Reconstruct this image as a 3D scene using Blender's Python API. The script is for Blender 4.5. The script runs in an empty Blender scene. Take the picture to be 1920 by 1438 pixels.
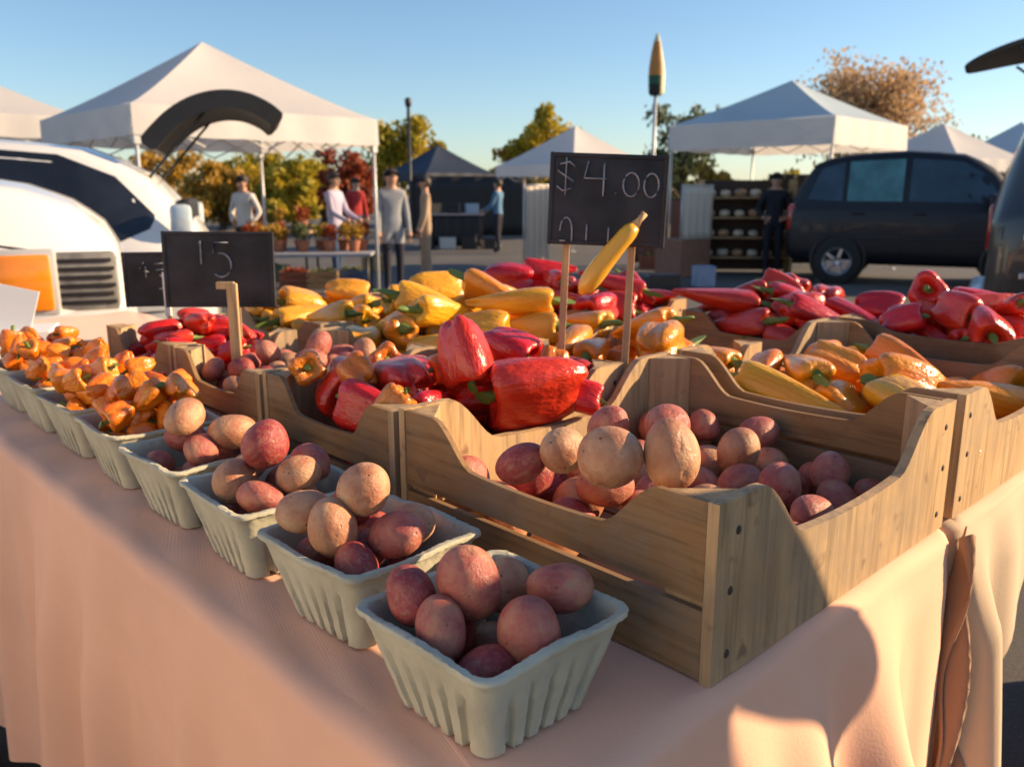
import bpy, bmesh, math, random
from mathutils import Vector, Matrix, Euler
R = math.radians
sc = bpy.context.scene
COL = sc.collection

# ---------------------------------------------------------------- camera, sky, sun, exposure
CAM_H = 1.40
PITCH = math.atan(359 / 1580.)
cd = bpy.data.cameras.new('camera')
cd.sensor_width = 36.0
cd.lens = 1580 / 1920 * 36
cd.clip_start = 0.02
cd.clip_end = 2000
cd.dof.use_dof = True
cd.dof.focus_distance = 0.88
cd.dof.aperture_fstop = 7.5
cam = bpy.data.objects.new('camera', cd)
COL.objects.link(cam)
cam.location = (0, 0, CAM_H)
cam.rotation_euler = (math.pi / 2 - PITCH, 0, 0)
sc.camera = cam

SUN_AZ, SUN_EL = R(10.0), R(19.5)          # azimuth measured from +X towards +Y
wd = bpy.data.worlds.new('World')
sc.world = wd
wd.use_nodes = True
nt = wd.node_tree
bg = nt.nodes['Background']
sky = nt.nodes.new('ShaderNodeTexSky')
sky.sky_type = 'NISHITA'
sky.sun_disc = False
sky.sun_elevation = SUN_EL
sky.sun_rotation = math.pi / 2 - SUN_AZ
sky.air_density = 1.0
sky.dust_density = 0.35
sky.ozone_density = 3.4
nt.links.new(sky.outputs[0], bg.inputs[0])
bg.inputs[1].default_value = 0.074
sl = bpy.data.lights.new('sun', 'SUN')
sl.energy = 4.0
sl.angle = R(0.6)
sl.color = (1.0, 0.72, 0.43)
sun = bpy.data.objects.new('sun', sl)
COL.objects.link(sun)
sdir = Vector((math.cos(SUN_AZ) * math.cos(SUN_EL), math.sin(SUN_AZ) * math.cos(SUN_EL), math.sin(SUN_EL)))
sun.rotation_euler = (-sdir).to_track_quat('-Z', 'Y').to_euler()
sun.location = sdir * 30
vs = sc.view_settings
vs.view_transform = 'Standard'
vs.look = 'None'
vs.exposure = 1.25
vs.gamma = 1.0
sc.cycles.max_bounces = 8

# ---------------------------------------------------------------- frames of reference
TZ = 0.95                                   # height of the table top
THETA = math.atan2(.689, .725)              # table frame: local x runs back-right (b), local y back-left (a)
C0 = (0.1836, 0.7017)                       # near corner of the nearest crate
def W(a, b, z=0.0):
    return Vector((C0[0] - .689 * a + .725 * b, C0[1] + .725 * a + .689 * b, z))
def at(px, py, y):                          # the point of the place seen at a spot of the photograph, y metres ahead
    x = (px - 960) / 1580; u = -(py - 719) / 1580
    d = (x, math.cos(PITCH) + math.sin(PITCH) * u, -math.sin(PITCH) + math.cos(PITCH) * u)
    t = y / d[1]
    return Vector((d[0] * t, y, CAM_H + d[2] * t))
def proj(p):
    z = p[2] - CAM_H; c, s = math.cos(PITCH), math.sin(PITCH)
    f = p[1] * c - z * s
    return 960 + 1580 * p[0] / f, 719 - 1580 * (p[1] * s + z * c) / f

# ---------------------------------------------------------------- materials
def new_mat(name):
    m = bpy.data.materials.new(name); m.use_nodes = True
    t = m.node_tree
    return m, t, t.nodes['Principled BSDF']
def nd(t, kind, **kw):
    n = t.nodes.new(kind)
    for k, v in kw.items():
        if k.startswith('i_'): n.inputs[k[2:].replace('_', ' ')].default_value = v
        else: setattr(n, k, v)
    return n
def ramp(t, fac, stops):
    r = t.nodes.new('ShaderNodeValToRGB')
    e = r.color_ramp.elements
    while len(e) < len(stops): e.new(0.5)
    for i, (p, c) in enumerate(stops):
        e[i].position = p; e[i].color = (*c, 1)
    t.links.new(fac, r.inputs[0])
    return r.outputs[0]
def mixc(t, fac, a, b, mode='MIX'):
    m = t.nodes.new('ShaderNodeMix'); m.data_type = 'RGBA'; m.blend_type = mode
    for idx, v in ((0, fac), (6, a), (7, b)):
        if hasattr(v, 'is_linked'): t.links.new(v, m.inputs[idx])
        elif idx == 0: m.inputs[0].default_value = v
        else: m.inputs[idx].default_value = (*v, 1)
    return m.outputs[2]
def coords(t, scale=(1, 1, 1), rnd=True):
    tc = t.nodes.new('ShaderNodeTexCoord'); mp = t.nodes.new('ShaderNodeMapping')
    mp.inputs['Scale'].default_value = scale
    t.links.new(tc.outputs['Object'], mp.inputs[0])
    if rnd:
        oi = t.nodes.new('ShaderNodeObjectInfo'); mu = nd(t, 'ShaderNodeMath', operation='MULTIPLY')
        mu.inputs[1].default_value = 37.0
        t.links.new(oi.outputs['Random'], mu.inputs[0]); t.links.new(mu.outputs[0], mp.inputs['Location'])
    return mp.outputs[0]
def noise(t, vec, scale, detail=4, rough=0.55):
    n = nd(t, 'ShaderNodeTexNoise'); n.inputs['Scale'].default_value = scale
    n.inputs['Detail'].default_value = detail; n.inputs['Roughness'].default_value = rough
    t.links.new(vec, n.inputs['Vector'])
    return n.outputs['Fac']
def bump(t, bs, h, strength=0.3, dist=0.002):
    b = t.nodes.new('ShaderNodeBump'); b.inputs['Strength'].default_value = strength; b.inputs['Distance'].default_value = dist
    t.links.new(h, b.inputs['Height']); t.links.new(b.outputs[0], bs.inputs['Normal'])
def plain(name, c, rough=0.5, var=0.12, scale=8, metal=0.0, bmp=0.0, coat=0.0, spec=None):
    m, t, bs = new_mat(name)
    v = coords(t)
    n = noise(t, v, scale)
    lo = tuple(x * (1 - var) for x in c); hi = tuple(min(1, x * (1 + var)) for x in c)
    t.links.new(ramp(t, n, [(0.3, lo), (0.7, hi)]), bs.inputs['Base Color'])
    bs.inputs['Roughness'].default_value = rough; bs.inputs['Metallic'].default_value = metal
    bs.inputs['Coat Weight'].default_value = coat
    if spec is not None: bs.inputs['Specular IOR Level'].default_value = spec
    if bmp: bump(t, bs, noise(t, v, scale * 6), bmp, 0.003)
    return m
def wood(name, axis, c=(.46, .28, .13)):
    m, t, bs = new_mat(name)
    s = [34., 34., 34.]; s[axis] = 2.2
    v = coords(t, tuple(s))
    n1 = noise(t, v, 2.6, 6, 0.6)
    v2 = coords(t)
    n2 = noise(t, v2, 7, 3)
    n3 = noise(t, v2, 26, 2)
    c0 = ramp(t, n1, [(0.30, tuple(x * .52 for x in c)), (0.5, c), (0.72, tuple(min(1, x * 1.18) for x in c))])
    c1 = mixc(t, ramp(t, n2, [(0.46, (0, 0, 0)), (0.72, (.55, .55, .55))]), c0, (.36, .22, .11))
    c2 = mixc(t, ramp(t, n3, [(0.64, (0, 0, 0)), (0.72, (.75, .75, .75))]), c1, (.20, .11, .06))
    n5 = noise(t, v2, 3.2, 5, .7)
    c2 = mixc(t, ramp(t, n5, [(0.45, (0, 0, 0)), (0.62, (.60, .60, .60))]), c2, (.29, .23, .17))
    t.links.new(c2, bs.inputs['Base Color'])
    bs.inputs['Roughness'].default_value = 0.72
    bs.inputs['Specular IOR Level'].default_value = 0.25
    bump(t, bs, n1, 0.55, 0.0016)
    return m
def cloth(name, c):
    m, t, bs = new_mat(name)
    v = coords(t, rnd=False)
    n = noise(t, v, 3.0, 5)
    n2 = noise(t, v, 240, 2)
    t.links.new(ramp(t, n, [(0.3, tuple(x * .90 for x in c)), (0.7, tuple(min(1, x * 1.06) for x in c))]), bs.inputs['Base Color'])
    bs.inputs['Roughness'].default_value = 0.85
    bs.inputs['Specular IOR Level'].default_value = 0.15
    bs.inputs['Sheen Weight'].default_value = 0.15
    bump(t, bs, n2, 0.35, 0.0008)
    return m
def potato(name, c1, c2, c3):
    m, t, bs = new_mat(name)
    v = coords(t)
    n1 = noise(t, v, 1.1, 3, 0.55)
    n2 = noise(t, v, 5.0, 6, 0.62)
    vo = nd(t, 'ShaderNodeTexVoronoi'); vo.inputs['Scale'].default_value = 1.9
    t.links.new(v, vo.inputs['Vector'])
    base = ramp(t, n1, [(0.33, c1), (0.52, c2), (0.70, c3)])
    sp = ramp(t, vo.outputs['Distance'], [(0.05, (1, 1, 1)), (0.13, (0, 0, 0))])
    c = mixc(t, ramp(t, n2, [(0.50, (0, 0, 0)), (0.70, (.60, .60, .60))]), base, (.43, .25, .14))
    c = mixc(t, sp, c, (.12, .05, .04))
    t.links.new(c, bs.inputs['Base Color'])
    bs.inputs['Roughness'].default_value = 0.46
    bs.inputs['Specular IOR Level'].default_value = 0.45
    h = nd(t, 'ShaderNodeMath', operation='SUBTRACT')
    t.links.new(n2, h.inputs[0]); t.links.new(sp, h.inputs[1])
    bump(t, bs, h.outputs[0], 0.24, 0.05)
    return m
def fruit(name, c1, c2, rough=0.27, spots=None):
    m, t, bs = new_mat(name)
    v = coords(t)
    n = noise(t, v, 1.6, 3)
    oi = t.nodes.new('ShaderNodeObjectInfo')
    hs = t.nodes.new('ShaderNodeHueSaturation')
    mr = nd(t, 'ShaderNodeMapRange'); mr.inputs[3].default_value = 0.497; mr.inputs[4].default_value = 0.509
    t.links.new(oi.outputs['Random'], mr.inputs[0]); t.links.new(mr.outputs[0], hs.inputs['Hue'])
    base = ramp(t, n, [(0.35, c1), (0.65, c2)])
    if spots:
        n4 = noise(t, v, 1.8, 2)
        base = mixc(t, ramp(t, n4, [(0.58, (0, 0, 0)), (0.70, (.8, .8, .8))]), base, spots)
    wv = nd(t, 'ShaderNodeMapping'); wv.inputs['Scale'].default_value = (3.5, 3.5, .8); t.links.new(v, wv.inputs[0])
    st = noise(t, wv.outputs[0], 2.2, 4)
    base = mixc(t, ramp(t, st, [(0.50, (0, 0, 0)), (0.80, (.07, .07, .07))]), base, tuple(x * .6 for x in c1))
    t.links.new(base, hs.inputs['Color']); t.links.new(hs.outputs[0], bs.inputs['Base Color'])
    bs.inputs['Roughness'].default_value = rough
    bs.inputs['Coat Weight'].default_value = 0.35; bs.inputs['Coat Roughness'].default_value = 0.16
    bs.inputs['Subsurface Weight'].default_value = 0.06; bs.inputs['Subsurface Radius'].default_value = (.01, .004, .002)
    bump(t, bs, noise(t, v, 5, 3), 0.22, 0.04)
    return m
def leafy(name, cols, trans=0.4):
    m, t, bs = new_mat(name)
    v = coords(t)
    n = noise(t, v, 1.3, 3); n2 = noise(t, v, 9, 2)
    mx = nd(t, 'ShaderNodeMath', operation='ADD'); mu = nd(t, 'ShaderNodeMath', operation='MULTIPLY'); mu.inputs[1].default_value = .5
    t.links.new(n, mx.inputs[0]); t.links.new(n2, mx.inputs[1]); t.links.new(mx.outputs[0], mu.inputs[0])
    k = len(cols)
    col = ramp(t, mu.outputs[0], [(0.36 + .28 * i / max(1, k - 1), c) for i, c in enumerate(cols)])
    t.links.new(col, bs.inputs['Base Color'])
    bs.inputs['Roughness'].default_value = 0.6
    tr = t.nodes.new('ShaderNodeBsdfTranslucent'); t.links.new(col, tr.inputs[0])
    ms = t.nodes.new('ShaderNodeMixShader'); ms.inputs[0].default_value = trans
    t.links.new(bs.outputs[0], ms.inputs[1]); t.links.new(tr.outputs[0], ms.inputs[2])
    t.links.new(ms.outputs[0], t.nodes['Material Output'].inputs[0])
    return m
def asphalt():
    m, t, bs = new_mat('asphalt')
    v = coords(t, rnd=False)
    n = noise(t, v, .5, 5); n2 = noise(t, v, 90, 3); n3 = noise(t, v, 6, 4)
    c = ramp(t, n, [(0.3, (.065, .06, .056)), (0.7, (.105, .097, .088))])
    c = mixc(t, ramp(t, n2, [(0.45, (0, 0, 0)), (0.8, (.6, .6, .6))]), c, (.20, .18, .16))
    c = mixc(t, ramp(t, n3, [(0.6, (0, 0, 0)), (0.8, (.5, .5, .5))]), c, (.03, .03, .03))
    t.links.new(c, bs.inputs['Base Color']); bs.inputs['Roughness'].default_value = 0.85
    bump(t, bs, n2, 0.5, 0.004)
    return m
def tent_cloth(name, c, trans=0.35):
    m, t, bs = new_mat(name)
    v = coords(t, rnd=False)
    n = noise(t, v, 1.5, 4)
    col = ramp(t, n, [(0.3, tuple(x * .93 for x in c)), (0.7, c)])
    t.links.new(col, bs.inputs['Base Color']); bs.inputs['Roughness'].default_value = 0.6
    tr = t.nodes.new('ShaderNodeBsdfTranslucent'); t.links.new(col, tr.inputs[0])
    ms = t.nodes.new('ShaderNodeMixShader'); ms.inputs[0].default_value = trans
    t.links.new(bs.outputs[0], ms.inputs[1]); t.links.new(tr.outputs[0], ms.inputs[2])
    t.links.new(ms.outputs[0], t.nodes['Material Output'].inputs[0])
    bump(t, bs, noise(t, v, 4, 3), 0.3, 0.02)
    return m
def glass(name, c=(.012, .014, .018), rough=0.06):
    m, t, bs = new_mat(name)
    v = coords(t)
    t.links.new(ramp(t, noise(t, v, 3, 3), [(0.4, c), (0.7, tuple(x * 1.8 for x in c))]), bs.inputs['Base Color'])
    bs.inputs['Roughness'].default_value = rough; bs.inputs['Coat Weight'].default_value = 0.6
    return m
M = {}
M['wood_x'] = wood('crate_wood_lengthwise', 0)
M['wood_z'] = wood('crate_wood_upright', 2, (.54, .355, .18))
M['wood_y'] = wood('shaded_crate_wood_crosswise', 1, (.29, .165, .072))  # slat wood darkened to carry the shade of the left-facing crate sides
M['wood_dark'] = wood('dark_shaded_wood', 1, (.15, .095, .055))  # shade on one crate's sides put into the slat colour
M['stick'] = wood('stick_wood', 2, (.62, .40, .20))
M['nail'] = plain('rusty_nail', (.05, .035, .03), .6)
M['pulp'] = plain('moulded_pulp', (.52, .495, .375), .95, .16, 14, bmp=.5, spec=.2)
M['pink'] = cloth('salmon_cloth', (.95, .54, .365))
M['cream'] = cloth('cream_cloth', (.62, .47, .32))
M['pot_pink'] = potato('pink_potato_skin', (.36, .075, .065), (.48, .14, .10), (.54, .24, .14))
M['pot_tan'] = potato('tan_potato_skin', (.46, .17, .085), (.56, .27, .14), (.60, .36, .20))
M['pot_red'] = potato('crimson_potato_skin', (.28, .03, .035), (.38, .06, .055), (.46, .13, .09))
M['red'] = fruit('red_pepper_skin', (.56, .010, .009), (.68, .022, .014))
M['crimson'] = fruit('crimson_pepper_skin', (.44, .007, .008), (.56, .012, .010))
M['yellow'] = fruit('yellow_pepper_skin', (.80, .30, .012), (.85, .40, .02))
M['orange'] = fruit('orange_pepper_skin', (.74, .20, .008), (.82, .29, .012))
M['habanero'] = fruit('small_orange_pepper_skin', (.80, .15, .006), (.86, .24, .010), spots=(.80, .32, .015))
M['tomato'] = fruit('orange_tomato_skin', (.60, .13, .01), (.70, .20, .015))
M['stem'] = plain('pepper_stem', (.13, .20, .035), .55)
M['chalkboard'] = plain('chalkboard', (.022, .020, .024), .6, .75, 14)
M['chalk'] = plain('chalk', (.36, .36, .38), .95, .45, 60)
M['white'] = plain('white_car_paint', (.78, .76, .72), .25, .02, 1, coat=.8)
M['navy_paint'] = plain('navy_car_paint', (.004, .004, .008), .5, .1, 1, coat=.12)
M['dark_paint'] = plain('charcoal_car_paint', (.02, .02, .022), .35, .1, 1, coat=.6)
M['black'] = plain('black_plastic', (.015, .014, .014), .5, .2, 10)
M['rubber'] = plain('tyre_rubber', (.02, .02, .02), .8, .2, 10)
M['alloy'] = plain('wheel_alloy', (.45, .45, .47), .3, .1, 10, metal=.8)
M['glass'] = glass('tinted_window')
M['glass_lit'] = glass('lit_teal_window', (.05, .14, .14))  # brighter teal glass standing for light seen through the window
M['glass_reflect'] = glass('blue_reflection_window', (.02, .035, .05))  # bluish reflection put into the glass colour
M['redlamp'] = plain('red_lamp_lens', (.45, .02, .015), .2, .1, 20, coat=.6)
M['clearlamp'] = plain('clear_lamp_lens', (.55, .65, .70), .15, .1, 20, coat=.6)
M['tent'] = tent_cloth('white_tent_canvas', (.80, .77, .74))
M['tent_shade_tint'] = tent_cloth('shade_tinted_tent_canvas', (.56, .68, .74), .3)  # blue of the shaded roof put into the canvas colour
M['tent_navy'] = tent_cloth('navy_tent_canvas', (.018, .03, .055), .08)
M['tent_blue'] = tent_cloth('pale_blue_tent_canvas', (.50, .62, .72), .3)
M['tent_black'] = tent_cloth('black_canopy_canvas', (.02, .02, .02), .1)
M['steel'] = plain('white_steel_pole', (.55, .54, .52), .4, .05, 5, metal=.2)
M['darksteel'] = plain('dark_steel_pole', (.03, .03, .03), .5, .1, 5)
M['asphalt'] = asphalt()
M['bark'] = plain('bark', (.10, .065, .04), .9, .3, 12, bmp=.6)
M['leaf_yg'] = leafy('yellow_green_leaves', [(.16, .18, .015), (.48, .38, .03), (.68, .46, .03)])
M['leaf_gold'] = leafy('golden_leaves', [(.18, .13, .015), (.48, .28, .03), (.58, .32, .04)])
M['leaf_red'] = leafy('rust_red_leaves', [(.18, .03, .01), (.36, .07, .02), (.40, .12, .03)])
M['leaf_green'] = leafy('dull_green_leaves', [(.05, .07, .025), (.12, .15, .06), (.2, .2, .09)])
M['leaf_brown'] = leafy('brown_autumn_leaves', [(.42, .26, .12), (.62, .42, .22), (.62, .36, .14)])
M['skin'] = plain('skin', (.50, .28, .19), .55, .05)
M['dark_hair'] = plain('dark_hair', (.03, .02, .015), .6)
M['amber'] = plain('amber_lamp_lens', (.85, .26, .008), .2, .1, 20, coat=.6)
M['grille'] = plain('grey_grille', (.22, .21, .19), .5, .3, 20)
M['orange_juice'] = plain('orange_drink', (.72, .24, .006), .2, .15, 6, coat=.5)
M['paper'] = plain('white_paper', (.80, .79, .76), .8, .03, 4)

# ---------------------------------------------------------------- mesh helpers
def tag(o, label=None, cat=None, group=None, kind=None):
    for k, v in (('label', label), ('category', cat), ('group', group), ('kind', kind)):
        if v: o[k] = v
    return o
def thing(name, label, cat, loc=(0, 0, 0), rz=0.0, group=None):
    o = bpy.data.objects.new(name, None); COL.objects.link(o)
    o.empty_display_size = .05
    o.location = loc; o.rotation_euler = (0, 0, rz)
    return tag(o, label, cat, group)
def link_mesh(name, me, parent=None):
    o = bpy.data.objects.new(name, me); COL.objects.link(o)
    if parent: o.parent = parent
    return o
def obj(name, bm, mats, parent=None, smooth=False, autos=None, fixn=True):
    if fixn: bmesh.ops.recalc_face_normals(bm, faces=bm.faces)
    me = bpy.data.meshes.new(name)
    if smooth:
        for f in bm.faces: f.smooth = True
    if autos:
        for e in bm.edges:
            if len(e.link_faces) == 2 and e.calc_face_angle(0) > R(autos): e.smooth = False
    bm.to_mesh(me); bm.free()
    for m in (mats if isinstance(mats, (list, tuple)) else [mats]): me.materials.append(m)
    return link_mesh(name, me, parent)
def box(bm, c, s, rot=None, mi=0, bev=0.0):
    r = bmesh.ops.create_cube(bm, size=1.0)
    vsx = r['verts']
    mat = Matrix.Translation(c) @ (rot.to_4x4() if rot else Matrix()) @ Matrix.Diagonal((*s, 1))
    bmesh.ops.transform(bm, matrix=mat, verts=vsx)
    fs = {f for v in vsx for f in v.link_faces}
    for f in fs: f.material_index = mi
    if bev:
        es = list({e for v in vsx for e in v.link_edges})
        bmesh.ops.bevel(bm, geom=es, offset=bev, segments=2, affect='EDGES', profile=.5)
    return vsx
def tube(bm, pts, rad, seg=8, mi=0, cap=True, flat=1.0):
    pts = [Vector(p) for p in pts]
    rr = rad if isinstance(rad, (list, tuple)) else [rad] * len(pts)
    rings = []
    up = Vector((0, 0, 1))
    for i, p in enumerate(pts):
        d = (pts[min(i + 1, len(pts) - 1)] - pts[max(i - 1, 0)])
        if d.length < 1e-9: d = Vector((0, 0, 1))
        d.normalize()
        u = up if abs(d.z) < .9 else Vector((1, 0, 0))
        s = d.cross(u).normalized(); t = s.cross(d)
        rings.append([bm.verts.new(p + (s * math.cos(2 * math.pi * k / seg) + t * flat * math.sin(2 * math.pi * k / seg)) * rr[i]) for k in range(seg)])
    for a, b in zip(rings, rings[1:]):
        for k in range(seg):
            f = bm.faces.new((a[k], a[(k + 1) % seg], b[(k + 1) % seg], b[k])); f.material_index = mi; f.smooth = True
    if cap:
        for rg in (rings[0], rings[-1]):
            f = bm.faces.new(rg); f.material_index = mi
    return rings
def lathe(bm, prof, seg=24, mi=0, c=(0, 0, 0), sx=1.0, sy=1.0):
    rings = []
    for r, z in prof:
        if r < 1e-6: rings.append([bm.verts.new((c[0], c[1], c[2] + z))])
        else: rings.append([bm.verts.new((c[0] + sx * r * math.cos(2 * math.pi * k / seg), c[1] + sy * r * math.sin(2 * math.pi * k / seg), c[2] + z)) for k in range(seg)])
    for a, b in zip(rings, rings[1:]):
        for k in range(seg):
            k2 = (k + 1) % seg
            if len(a) == 1 and len(b) == 1: continue
            if len(a) == 1: q = (a[0], b[k], b[k2])
            elif len(b) == 1: q = (a[k], b[0], a[k2])
            else: q = (a[k], b[k], b[k2], a[k2])
            f = bm.faces.new(q); f.material_index = mi; f.smooth = True
def copy_tree(o, parent=None):
    c = o.copy(); COL.objects.link(c)
    if parent: c.parent = parent
    for ch in list(o.children): copy_tree(ch, c)
    return c
# ---------------------------------------------------------------- the ground
bm = bmesh.new()
bmesh.ops.create_grid(bm, x_segments=40, y_segments=40, size=500)
tag(obj('ground', bm, M['asphalt']), kind='structure')

# ---------------------------------------------------------------- tables and their cloths
def fold_table(name, label, a0, a1, b0, b1):
    t = thing(name, label, 'table', W((a0 + a1) / 2, (b0 + b1) / 2), THETA)
    la, lb = a1 - a0, b1 - b0
    bm = bmesh.new(); box(bm, (0, 0, TZ - .03), (lb, la, .03), bev=.006)
    obj('table_top', bm, M['paper'], t)
    for sx in (-1, 1):
        for sy in (-1, 1):
            bm = bmesh.new()
            tube(bm, [(sx * (lb / 2 - .18), sy * (la / 2 - .55), 0), (sx * (lb / 2 - .18), sy * (la / 2 - .55), TZ - .046)], .016, 10)
            obj('leg', bm, M['darksteel'], t)
    return t
fold_table('folding_table', 'long folding table hidden under the salmon pink cloth', -.0, 3.0, -.255, .56)
fold_table('folding_table', 'folding table hidden under the cream cloth', -.0, 2.0, .60, 1.78)

def draped_cloth(name, mat, label, a0, a1, b0, b1, hem, amp, seed, over=.0135):
    """one sheet: flat top, rounded edge, sides hanging in folds. hem(u, side) gives the height of the hem."""
    rnd = random.Random(seed)
    z = TZ - .015 + over
    per = []                                    # perimeter points in (b, a) with outward normals
    rc = .03
    st = .012
    def line(p, q, n, side):
        L = math.dist(p, q); k = max(2, int(L / st))
        for i in range(k): per.append((p[0] + (q[0] - p[0]) * i / k, p[1] + (q[1] - p[1]) * i / k, n[0], n[1], side))
    def arc(c, s0):
        for i in range(8):
            an = s0 + math.pi / 2 * i / 8
            per.append((c[0] + rc * math.cos(an), c[1] + rc * math.sin(an), math.cos(an), math.sin(an), 'corner'))
    line((b0 + rc, a0), (b1 - rc, a0), (0, -1), 'front'); arc((b1 - rc, a0 + rc), -math.pi / 2)
    line((b1, a0 + rc), (b1, a1 - rc), (1, 0), 'far'); arc((b1 - rc, a1 - rc), 0)
    line((b1 - rc, a1), (b0 + rc, a1), (0, 1), 'end'); arc((b0 + rc, a1 - rc), math.pi / 2)
    line((b0, a1 - rc), (b0, a0 + rc), (-1, 0), 'left'); arc((b0 + rc, a0 + rc), math.pi)
    n = len(per)
    ph = [rnd.uniform(0, 6.28) for _ in range(8)]
    s = [0.0]
    for i in range(1, n): s.append(s[-1] + math.dist(per[i][:2], per[i - 1][:2]))
    def fold(u):
        q = (math.sin(u * 21 + ph[0] + 1.4 * math.sin(u * 5 + ph[1])) * .55 + math.sin(u * 43 + ph[2] + 1.1 * math.sin(u * 9 + ph[3])) * .33
             + math.sin(u * 9 + ph[4]) * .5)
        return q
    bm = bmesh.new()
    rows = []
    nd_ = 34
    top_in = [(.026, 0), (.020, 0), (.014, -.0006), (.006, -.003), (.0, -.0075)]
    for d, dz in top_in:
        r = []
        for i, (x, y, nx, ny, sd) in enumerate(per):
            wob = .0016 * math.sin(s[i] * 31 + d * 40) * (1 if d < .06 else 0)
            r.append(bm.verts.new((x - nx * d, y - ny * d, z + dz + wob)))
        rows.append(r)
    for j in range(1, nd_ + 1):
        v = j / nd_
        r = []
        for i, (x, y, nx, ny, sd) in enumerate(per):
            hz = hem(x, y, sd)
            H_ = z - .0075 - hz
            vv = v ** 1.25
            g = min(1, v * 2.2) ** 1.3 * (.35 + .65 * v)
            k = fold(s[i])
            out = .008 * min(1, v * 6) + amp * (2.5 if sd == 'front' else 1.35) * g * (k + .55) * min(1.0, H_ / .5)
            out = max(out, .004)
            sw = .35 * amp * g * math.cos(s[i] * 21 + ph[0])      # folds lean sideways a little
            tx, ty = -ny, nx
            r.append(bm.verts.new((x + nx * out + tx * sw, y + ny * out + ty * sw, z - .0075 - H_ * vv)))
        rows.append(r)
    for ra, rb in zip(rows, rows[1:]):
        for i in range(n):
            k = (i + 1) % n
            f = bm.faces.new((ra[i], rb[i], rb[k], ra[k])); f.smooth = True
    cx, cy = (b0 + b1) / 2, (a0 + a1) / 2
    prev = rows[0]
    for fct in (.82, .6, .35, .1):
        nr = [bm.verts.new((cx + (v.co.x - cx) * fct, cy + (v.co.y - cy) * fct, z)) for v in rows[0]]
        for i in range(n): bm.faces.new((nr[i], prev[i], prev[(i + 1) % n], nr[(i + 1) % n]))
        prev = nr
    bm.faces.new(prev)
    for v in bm.verts:
        x, y, zz = v.co
        p = W(y, x, zz); v.co = p
    return tag(obj(name, bm, mat), label, 'tablecloth')
def hem_pink(b, a, sd):
    return .30 + .02 * math.sin(a * 7) + .02 * math.sin(b * 9)
draped_cloth('tablecloth', M['pink'], 'salmon pink cloth hanging in folds over the market table with the berry baskets', -.012, 3.02, -.275, .575, hem_pink, .030, 3)
def hem_cream(b, a, sd):
    if sd == 'far': return .80
    k = max(0.0, min(1.0, (b - .61) / .36))
    return .40 + .50 * k ** .8 if a < .3 else .62
draped_cloth('tablecloth', M['cream'], 'cream cloth with a slanting hem under the orange pepper crate', -.008, 2.02, .59, 1.80, hem_cream, .022, 8, over=.0130)
# bunched end of cloth hanging in the gap between both tables
bm = bmesh.new()
rnd = random.Random(5)
rows = []
for j in range(30):
    v = j / 29; row = []
    for i in range(15):
        u = i / 14
        b = .568 + .040 * u + .004 * math.sin(9 * v + 3 * u)
        a = -.022 - .016 * math.sin(u * math.pi * 3 + 7 * v) * (0.4 + v) - .02 * v - .012 * math.sin(14 * v + 5 * u)
        row.append(bm.verts.new(W(a, b, .935 - .62 * v + .012 * math.sin(u * 11 + 4 * v))))
    rows.append(row)
for ra, rb in zip(rows, rows[1:]):
    for i in range(14): bm.faces.new((ra[i], rb[i], rb[i + 1], ra[i + 1])).smooth = True
o = obj('bunched_cloth', bm, cloth('bunched_brown_cloth', (.36, .21, .13)))
md = o.modifiers.new('thickness', 'SOLIDIFY'); md.thickness = .002
tag(o, 'crumpled brown cloth end hanging in the gap between the two tables', 'cloth')

# ---------------------------------------------------------------- crates
def scoop(s, peak=.15, run=.16, depth=.34):
    d = min(s, 1 - s)
    if d < peak: return 1.0
    k = min(1.0, (d - peak) / run)
    e = k * k * (3 - 2 * k)
    mid = .06 * (1 - ((abs(s - .5)) / (.5 - peak - run * .5 + 1e-6)) ** 2) if d > peak + run * .5 else 0
    return 1 - depth * e - max(0, mid)
def board(bm, L, z0, z1, t, axis, off, shape=None, mi=0, nails=()):
    """upright board of length L along axis ('x' or 'y') centred, its middle plane at off; shape(s) scales its top edge"""
    N = 48 if shape else 1
    g = []
    for i in range(N + 1):
        s = i / N
        zt = z0 + (z1 - z0) * (shape(s) if shape else 1)
        u = (s - .5) * L
        q = []
        for zz in (z0, zt):
            for e in (-t / 2, t / 2):
                q.append(bm.verts.new((u, off + e, zz) if axis == 'x' else (off + e, u, zz)))
        g.append(q)                               # [bot-, bot+, top-, top+]
    for p, q in zip(g, g[1:]):
        for a, b in ((0, 1), (1, 3), (3, 2), (2, 0)):
            bm.faces.new((p[a], p[b], q[b], q[a]))
    for q in (g[0], g[-1]): bm.faces.new((q[0], q[1], q[3], q[2]))
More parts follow.
